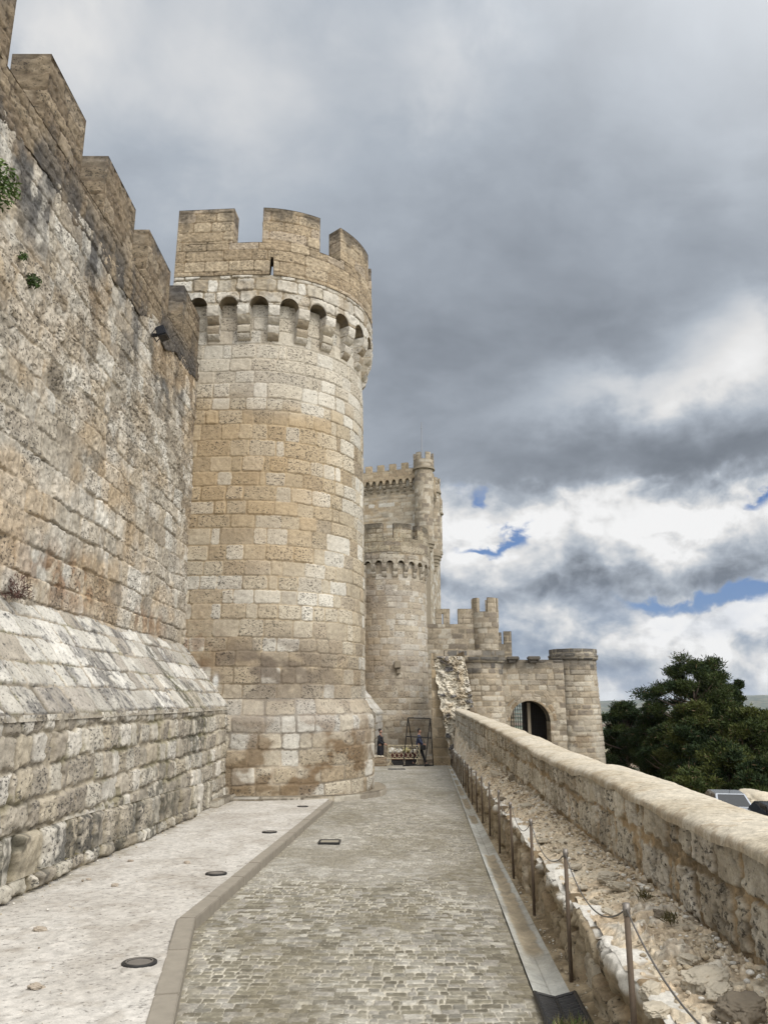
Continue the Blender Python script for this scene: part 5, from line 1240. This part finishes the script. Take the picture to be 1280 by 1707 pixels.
TREES = [(1150, 1096, 1300, 54, 56, dict(sd=1, cols=[DG, MG, MG], label='tallest dark pine rising above the horizon in the middle of the group', nclump=120, nleaf=260, shape=([0, .3, .55, .8, .93, 1], [.55, .85, 1.0, .95, .66, .2]))),
 (1186, 1112, 1250, 55, 34, dict(sd=21, cols=[DG, MG], label='dark pine shoulder right behind the tallest pine', nclump=70, nleaf=240, shape=([0, .5, .8, 1], [.8, 1, .8, .25]))),
 (1228, 1131, 1260, 57, 17, dict(sd=3, cols=[DG, MG], label='slim pointed pine right of the tallest one', nclump=44, nleaf=190, shape=([0, .3, .6, 1], [1.2, .9, .55, .15]))),
 (1246, 1182, 1345, 44, 58, dict(sd=4, cols=[MG, OG, MG], label='broad olive green pine at the right beside the silver car', nclump=110, nleaf=250)),
 (1150, 1170, 1300, 47, 44, dict(sd=5, cols=[MG, OG, DG], label='olive green pine in front of the tallest pine', nclump=85, nleaf=230)),
 (1036, 1170, 1275, 62, 36, dict(sd=6, cols=[DG, DG, MG], label='dark round pine right next to the gate tower', nclump=80, nleaf=220)),
 (1076, 1195, 1285, 57, 34, dict(sd=7, cols=[DG, DG, MG], label='dark low pine second from the gate tower', nclump=70, nleaf=220)),
 (1112, 1205, 1280, 51, 30, dict(sd=8, cols=[DG, MG], label='dark pine with bare pale stems left of the olive one', nclump=60, nleaf=220)),
 (1298, 1205, 1340, 50, 44, dict(sd=9, cols=[DG, MG], label='dark pine cut by the right edge of the view', nclump=70, nleaf=220)),
 (1205, 1235, 1330, 42, 46, dict(sd=10, cols=[MG, DG, OG], label='lower pine between the olive pine and the silver car', nclump=80, nleaf=220)),
 (1079, 1169, 1200, 82, 12, dict(sd=11, cols=[MG, MG], label='small lone pine seen against the fields above the darker crowns', nclump=30, nleaf=120)),
 (1150, 1288, 1340, 40, 40, dict(sd=12, cols=[MG, OG], label='low green pine bush behind the parapet cap', nclump=60, nleaf=220, name='pine_bush')),
 (1020, 1215, 1290, 66, 30, dict(sd=13, cols=[DG], label='dark pine partly hidden by the gate tower edge', nclump=60, nleaf=200)),
 (1270, 1262, 1345, 39, 40, dict(sd=14, cols=[MG, DG], label='lowest dark pine directly behind the boulder and cars', nclump=70, nleaf=220))]
for (a, b, c_, d_, h_, k) in TREES: tree_at(a, b, c_, d_, h_, **k)

# ================================================================== CARS, BOULDER
M_silver = plain_mat('silver_paint', (.42, .44, .47), .25, .7, 3, .03, 0, .5); M_dpaint = plain_mat('dark_paint', (.035, .04, .05), .22, .5, 3, .03, 0, .5)
M_win = plain_mat('car_glass', (.012, .014, .016), .06, 0, 3, .05, 0, .6); M_tyre = plain_mat('tyre_rubber', (.015, .015, .015), .8); M_rim = plain_mat('alloy', (.4, .4, .42), .3, .9); M_lampr = plain_mat('tail_lamp', (.25, .02, .02), .2); M_lampw = plain_mat('head_lamp', (.6, .6, .6), .1)
def loft(secs):
    """secs: list of (x, [(y,z)...]) equal length closed rings"""
    mb = MB(); n = len(secs[0][1]); V = [Vector((x, y, z)) for x, ring in secs for y, z in ring]; F = []
    for i in range(len(secs)-1):
        for k in range(n): F.append((i*n+k, i*n+(k+1) % n, (i+1)*n+(k+1) % n, (i+1)*n+k))
    F.append(tuple(range(n))); F.append(tuple((len(secs)-1)*n+k for k in range(n))[::-1]); mb._add(V, F); return mb
def ring(w, zb, zt, tuck=.9, top=.9):
    h = [(-w*tuck, zb), (w*tuck, zb), (w, zb+.25*(zt-zb)), (w, zb+.65*(zt-zb)), (w*top, zt), (0, zt+.02), (-w*top, zt), (-w, zb+.65*(zt-zb)), (-w, zb+.25*(zt-zb))]
    return h
def car(loc, rz, paint, label):   # front towards +x
    e = empty('car', loc, rz, label, 'car', 'parked cars')
    b = loft([(-2.12, ring(.66, .38, .80)), (-2.02, ring(.80, .28, .90)), (-1.4, ring(.86, .22, .97)), (0, ring(.87, .22, .96)), (1.2, ring(.86, .22, .93)), (1.9, ring(.78, .26, .80)), (2.12, ring(.62, .34, .62))])
    b.build('body', paint, e, smooth=True, bevel=.03, local=True)
    cab = loft([(-1.75, [(-.70, .92), (.70, .92), (.69, .96), (-.69, .96)]), (-1.05, [(-.74, .92), (.74, .92), (.56, 1.41), (-.56, 1.41)]), (-.2, [(-.75, .92), (.75, .92), (.57, 1.46), (-.57, 1.46)]), (.35, [(-.75, .92), (.75, .92), (.56, 1.42), (-.56, 1.42)]), (1.15, [(-.72, .90), (.72, .90), (.70, .93), (-.70, .93)])])
    cab.build('roof', paint, e, smooth=False, bevel=.035, local=True)
    def pane(nm, pts):
        m_ = MB(); m_.poly(pts, [tuple(range(len(pts)))]); o_ = m_.build(nm, M_win, e, local=True); md = o_.modifiers.new('t', 'SOLIDIFY'); md.thickness = .012; md.offset = 0
    pane('rear_window', [(-1.70, -.60, 1.0), (-1.70, .60, 1.0), (-1.135, .50, 1.385), (-1.135, -.50, 1.385)])
    pane('windscreen', [(1.09, -.62, .975), (1.09, .62, .975), (.43, .50, 1.40), (.43, -.50, 1.40)])
    for s_ in (-1, 1):
        def sy(z): return s_*(.765-(z-.92)*.39)
        for x0_, x1_, t0_, t1_ in ((-1.35, -.42, -1.0, -.42), (-.34, .82, -.34, .38)): pane('side_window', [(x0_, sy(.98), .98), (x1_, sy(.98), .98), (t1_, sy(1.37), 1.37), (t0_, sy(1.37), 1.37)])
        m_ = MB(); m_.box((-2.03, s_*.66, .78), (.12, .26, .14)); m_.build('tail_lamp', M_lampr, e, bevel=.02, local=True)
        m_ = MB(); m_.box((2.0, s_*.58, .66), (.16, .28, .13)); m_.build('headlight', M_lampw, e, bevel=.02, local=True)
        m_ = MB(); m_.box((.72, s_*.93, 1.0), (.10, .16, .12)); m_.build('mirror', paint, e, bevel=.02, local=True)
        for x in (-1.3, 1.32):
            def disc(nm, r, w, mt, par, yo=0):
                m_ = MB(); ps = [(x, s_*(.80+yo)-w/2, .31), (x, s_*(.80+yo)+w/2, .31)]; m_.tube(ps, r, 24); return m_.build(nm, mt, par, bevel=.01, local=True)
            wh = disc('wheel', .31, .2, M_tyre, e); disc('rim', .20, .02, M_rim, wh, .105)
    m_ = MB(); m_.tube([(-.95, 0, 1.43), (-1.05, 0, 1.62)], .008, 5); m_.build('antenna', M_tyre, e, local=True)
    m_ = MB(); m_.box((-2.12, 0, .55), (.03, .52, .12)); m_.build('number_plate', M_lampw, e, local=True)
    return e
cp = at(1229, 1322, 33); cz = cp.z-1.46
car((cp.x-.05, 34.2, cz), R_(80), M_silver, 'silver hatchback parked below the parapet at the right, only its roof and rear window showing')
cp2 = at(1300, 1345, 30.5); car((cp2.x+.25, 31.6, cp2.z-1.40), R_(84), M_dpaint, 'dark car at the right edge next to the silver hatchback')
bz = at(1250, 1325, 37)
o_ = rock((bz.x+.4, 37.2, bz.z-.62), 1.5, .5, 201, M_rock, 'large pale boulder right behind the parked cars', 'boulders at the car park'); o_.name = 'boulder'; o_['category'] = 'boulder'; o_.data.name = 'boulder'; o_.rotation_euler = (0, 0, .2)
bz = at(1190, 1330, 38); o_ = rock((bz.x, 38.4, bz.z-.4), .9, .5, 204, M_rock, 'smaller pale boulder left of the silver car roof', 'boulders at the car park'); o_.name = 'boulder'; o_['category'] = 'boulder'; o_.rotation_euler = (0, 0, 1.2)

# ================================================================== WORLD
W = bpy.data.worlds.new('World'); SC.world = W; W.use_nodes = True; nt = NT(W.node_tree); nt.n.clear()
SUN_EL, SUN_AZ = R_(48), R_(140)     # azimuth from +Y towards +X
out = nt.node('ShaderNodeOutputWorld'); bg = nt.node('ShaderNodeBackground'); nt.l.new(bg.outputs[0], out.inputs[0])
sky = nt.node('ShaderNodeTexSky', sky_type='NISHITA', sun_disc=False, sun_elevation=SUN_EL, sun_rotation=SUN_AZ)
d = nt.node('ShaderNodeTexCoord').outputs['Generated']; sep = nt.node('ShaderNodeSeparateXYZ'); nt.l.new(d, sep.inputs[0])
dx, dy, dz = [E(nt, s_) for s_ in sep.outputs]
az = nt.math('ARCTAN2', dx, dy); el = nt.math('ARCSINE', dz)
def pa(px, py):
    v = 853.5-py; fw = F_PX*cP-v*sP; up = F_PX*sP+v*cP; x = px-640; return math.atan2(x, fw), math.atan2(up, math.hypot(x, fw))
# warped cloud-plane coordinates
k = nt.math('MAXIMUM', dz, -.02)+.16
comb = nt.node('ShaderNodeCombineXYZ'); nt.put(comb.inputs[0], dx/k); nt.put(comb.inputs[1], dy/k); nt.put(comb.inputs[2], el*.6)
pl_ = comb.outputs[0]
wn = nt.noise(pl_, 1.1, 3, .5, out=1)
wv = nt.node('ShaderNodeVectorMath', operation='MULTIPLY_ADD'); nt.l.new(wn, wv.inputs[0]); wv.inputs[1].default_value = (.55, .55, .55); nt.l.new(pl_, wv.inputs[2])
nA = nt.noise(wv.outputs[0], 1.5, 7, .52); nB = nt.noise(wv.outputs[0], 4.5, 6, .58)
c2_ = nt.node('ShaderNodeCombineXYZ'); nt.put(c2_.inputs[0], az*1.0); nt.put(c2_.inputs[1], el*1.3); nt.put(c2_.inputs[2], dy*.0+.3)
lowv = c2_.outputs[0]
wn2 = nt.noise(lowv, 7, 3, .5, out=1); wv2 = nt.node('ShaderNodeVectorMath', operation='MULTIPLY_ADD'); nt.l.new(wn2, wv2.inputs[0]); wv2.inputs[1].default_value = (.05, .05, .05); nt.l.new(lowv, wv2.inputs[2])
nC = nt.noise(wv2.outputs[0], 9, 8, .54)
off = nt.node('ShaderNodeVectorMath', operation='ADD'); nt.l.new(wv2.outputs[0], off.inputs[0]); off.inputs[1].default_value = (.010, -.026, 0)
nC2 = nt.noise(off.outputs[0], 9, 8, .54)
off2 = nt.node('ShaderNodeVectorMath', operation='ADD'); nt.l.new(wv2.outputs[0], off2.inputs[0]); off2.inputs[1].default_value = (.0, .013, 0)
nD = nt.noise(wv2.outputs[0], 26, 7, .55)
# wobbly angles so that painted features get natural edges
wa = az+(nC-.5)*.16+(nD-.5)*.03; we = el+(nD-.5)*.045+(nC-.5)*.11
def G(px, py, sx, sy, amp, sharp=False, rot=0.):
    a0, e0 = pa(px, py); A_ = (wa-a0); B_ = (we-e0)
    if rot: cr, sr = math.cos(rot), math.sin(rot); A_, B_ = A_*cr+B_*sr, B_*cr-A_*sr
    u_ = A_*(F_PX/sx/1.0); v_ = B_*(F_PX/sy); q_ = u_*u_+v_*v_
    return nt.math('EXPONENT', q_*-1.)*amp
L = (nA-.5)*.20+(nB-.5)*.22+.655
for a_ in SKY_L if 'SKY_L' in globals() else [
    (330, 60, 330, 170, .13), (90, 40, 100, 90, .12), (430, 250, 170, 120, .06), (760, 110, 150, 80, .12), (1100, 200, 330, 180, .015), (900, 430, 330, 110, -.07), (1080, 560, 300, 60, -.08), (800, 640, 260, 90, -.07), (640, 560, 150, 100, -.06),
    (1010, 650, 150, 45, .13), (1235, 560, 90, 75, .28), (1160, 640, 170, 40, .13), (1000, 765, 330, 62, -.15), (720, 720, 120, 60, .02), (1240, 300, 80, 60, .06), (1180, 770, 160, 40, -.08)]:
    L = L+G(*a_)
ov = L
# lower cumulus band
cum = nC.sm(.32, .66)*.26+(nC2-nC)*1.7+(nD-.5)*.28+.68
for a_ in [(1010, 972, 200, 22, -.20), (1180, 950, 160, 30, -.14), (900, 1000, 120, 30, -.14), (1130, 865, 190, 40, .20), (770, 950, 90, 50, .12), (900, 1075, 150, 30, -.10), (1010, 1050, 120, 30, -.06), (1160, 1045, 150, 22, .22), (1230, 985, 60, 30, .12), (1060, 1095, 240, 14, -.12), (1050, 1130, 300, 10, .05)]:
    cum = cum+G(*a_)
cum = nt.math('MINIMUM', nt.math('MAXIMUM', cum, .46), 1.0)
bandE = E(nt, nt.math('ADD', el, (nC-.5)*.13+(nD-.5)*.025).s)
e_band = pa(1000, 838)[1]
mixb = nt.math('SUBTRACT', 1., bandE.sm(e_band-.010, e_band+.026))
# seen in other directions the break in the cloud stays near the horizon
bri = ov*nt.math('SUBTRACT', 1., mixb)+cum*mixb
# blue gaps
bl = G(845, 897, 52, 15, 1.15)+G(787, 847, 22, 10, 1.)+G(1100, 1010, 70, 16, 1.1)+G(1215, 1003, 48, 17, 1.1)+G(1265, 835, 20, 12, .9)+G(800, 905, 70, 10, .5)
far_s = nt.math('SUBTRACT', 1., el.sm(.02, .17))*.55*(1.-nC2.sm(.40, .58))
blm = nt.math('MAXIMUM', (bl*1.1+(.5-nC)*1.8+(.5-nD)*1.5).sm(.32, 1.12)*mixb, far_s*.8)
# tint by brightness: dark parts cool grey, bright parts white
tint = nt.ramp(bri, [(0, (.84, .95, 1.10)), (.30, (.82, .94, 1.12)), (.70, (.87, .96, 1.08)), (.9, (1.0, 1.0, 1.0))])
cl = nt.node('ShaderNodeVectorMath', operation='SCALE'); nt.l.new(tint, cl.inputs[0]); nt.put(cl.inputs[3], nt.math('POWER', nt.math('MAXIMUM', bri, .02), 1.75)*SKYK if 'SKYK' in globals() else nt.math('POWER', nt.math('MAXIMUM', bri, .02), 1.75))
skyc = nt.node('ShaderNodeVectorMath', operation='SCALE'); nt.l.new(sky.outputs[0], skyc.inputs[0]); skyc.inputs[3].default_value = .10
blue = nt.mixc(.5, skyc.outputs[0], (.10, .23, .62, 1))
vis = nt.mixc(blm, cl.outputs[0], blue)
# glow added to the unseen cloud around the sun, to light the stone
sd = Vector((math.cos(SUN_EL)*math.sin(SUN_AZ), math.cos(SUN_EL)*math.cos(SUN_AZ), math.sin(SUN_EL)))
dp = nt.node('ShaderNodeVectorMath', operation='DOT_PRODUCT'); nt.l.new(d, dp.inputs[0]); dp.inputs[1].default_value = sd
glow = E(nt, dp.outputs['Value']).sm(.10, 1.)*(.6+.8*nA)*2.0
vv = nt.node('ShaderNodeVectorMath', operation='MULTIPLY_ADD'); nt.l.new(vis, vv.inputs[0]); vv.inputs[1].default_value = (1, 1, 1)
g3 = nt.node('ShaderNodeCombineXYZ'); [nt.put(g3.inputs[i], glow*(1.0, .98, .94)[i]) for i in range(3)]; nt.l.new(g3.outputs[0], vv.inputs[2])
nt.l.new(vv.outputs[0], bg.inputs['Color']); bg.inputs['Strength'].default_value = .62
su = bpy.data.lights.new('sun', 'SUN'); su.energy = 1.5; su.angle = R_(22); su.color = (1., .965, .90); so = bpy.data.objects.new('sun', su); link(so)
so.rotation_euler = (-sd).to_track_quat('-Z', 'Y').to_euler()

# thin air fading the far hills
mh = bpy.data.materials.new('haze_air'); mh.use_nodes = True; nh_ = NT(mh.node_tree); nh_.n.clear(); oh = nh_.node('ShaderNodeOutputMaterial'); pv_ = nh_.node('ShaderNodeVolumePrincipled'); nh_.l.new(pv_.outputs[0], oh.inputs['Volume'])
pv_.inputs['Color'].default_value = (.78, .88, 1., 1); pv_.inputs['Density'].default_value = HAZE_D; pv_.inputs['Anisotropy'].default_value = .2
mb = MB(); mb.box((0, 0, 5), (23400, 23400, 220)); tag(mb.build('haze', mh), kind='stuff')

# ================================================================== CAMERA, VIEW
cam = bpy.data.cameras.new('camera'); cam.sensor_fit = 'HORIZONTAL'; cam.sensor_width = 36; cam.lens = 36*F_PX/1280; cam.clip_end = 30000; cam.clip_start = .05
co = bpy.data.objects.new('camera', cam); link(co); co.location = (0, 0, EYE); co.rotation_euler = (math.pi/2+PITCH, 0, 0); SC.camera = co
SC.view_settings.view_transform = 'Standard'; SC.view_settings.look = 'None'; SC.view_settings.exposure = .55; SC.view_settings.gamma = 1
SC.render.resolution_x = 767; SC.render.resolution_y = 1024
SC.cycles.max_bounces = 6; SC.cycles.diffuse_bounces = 3
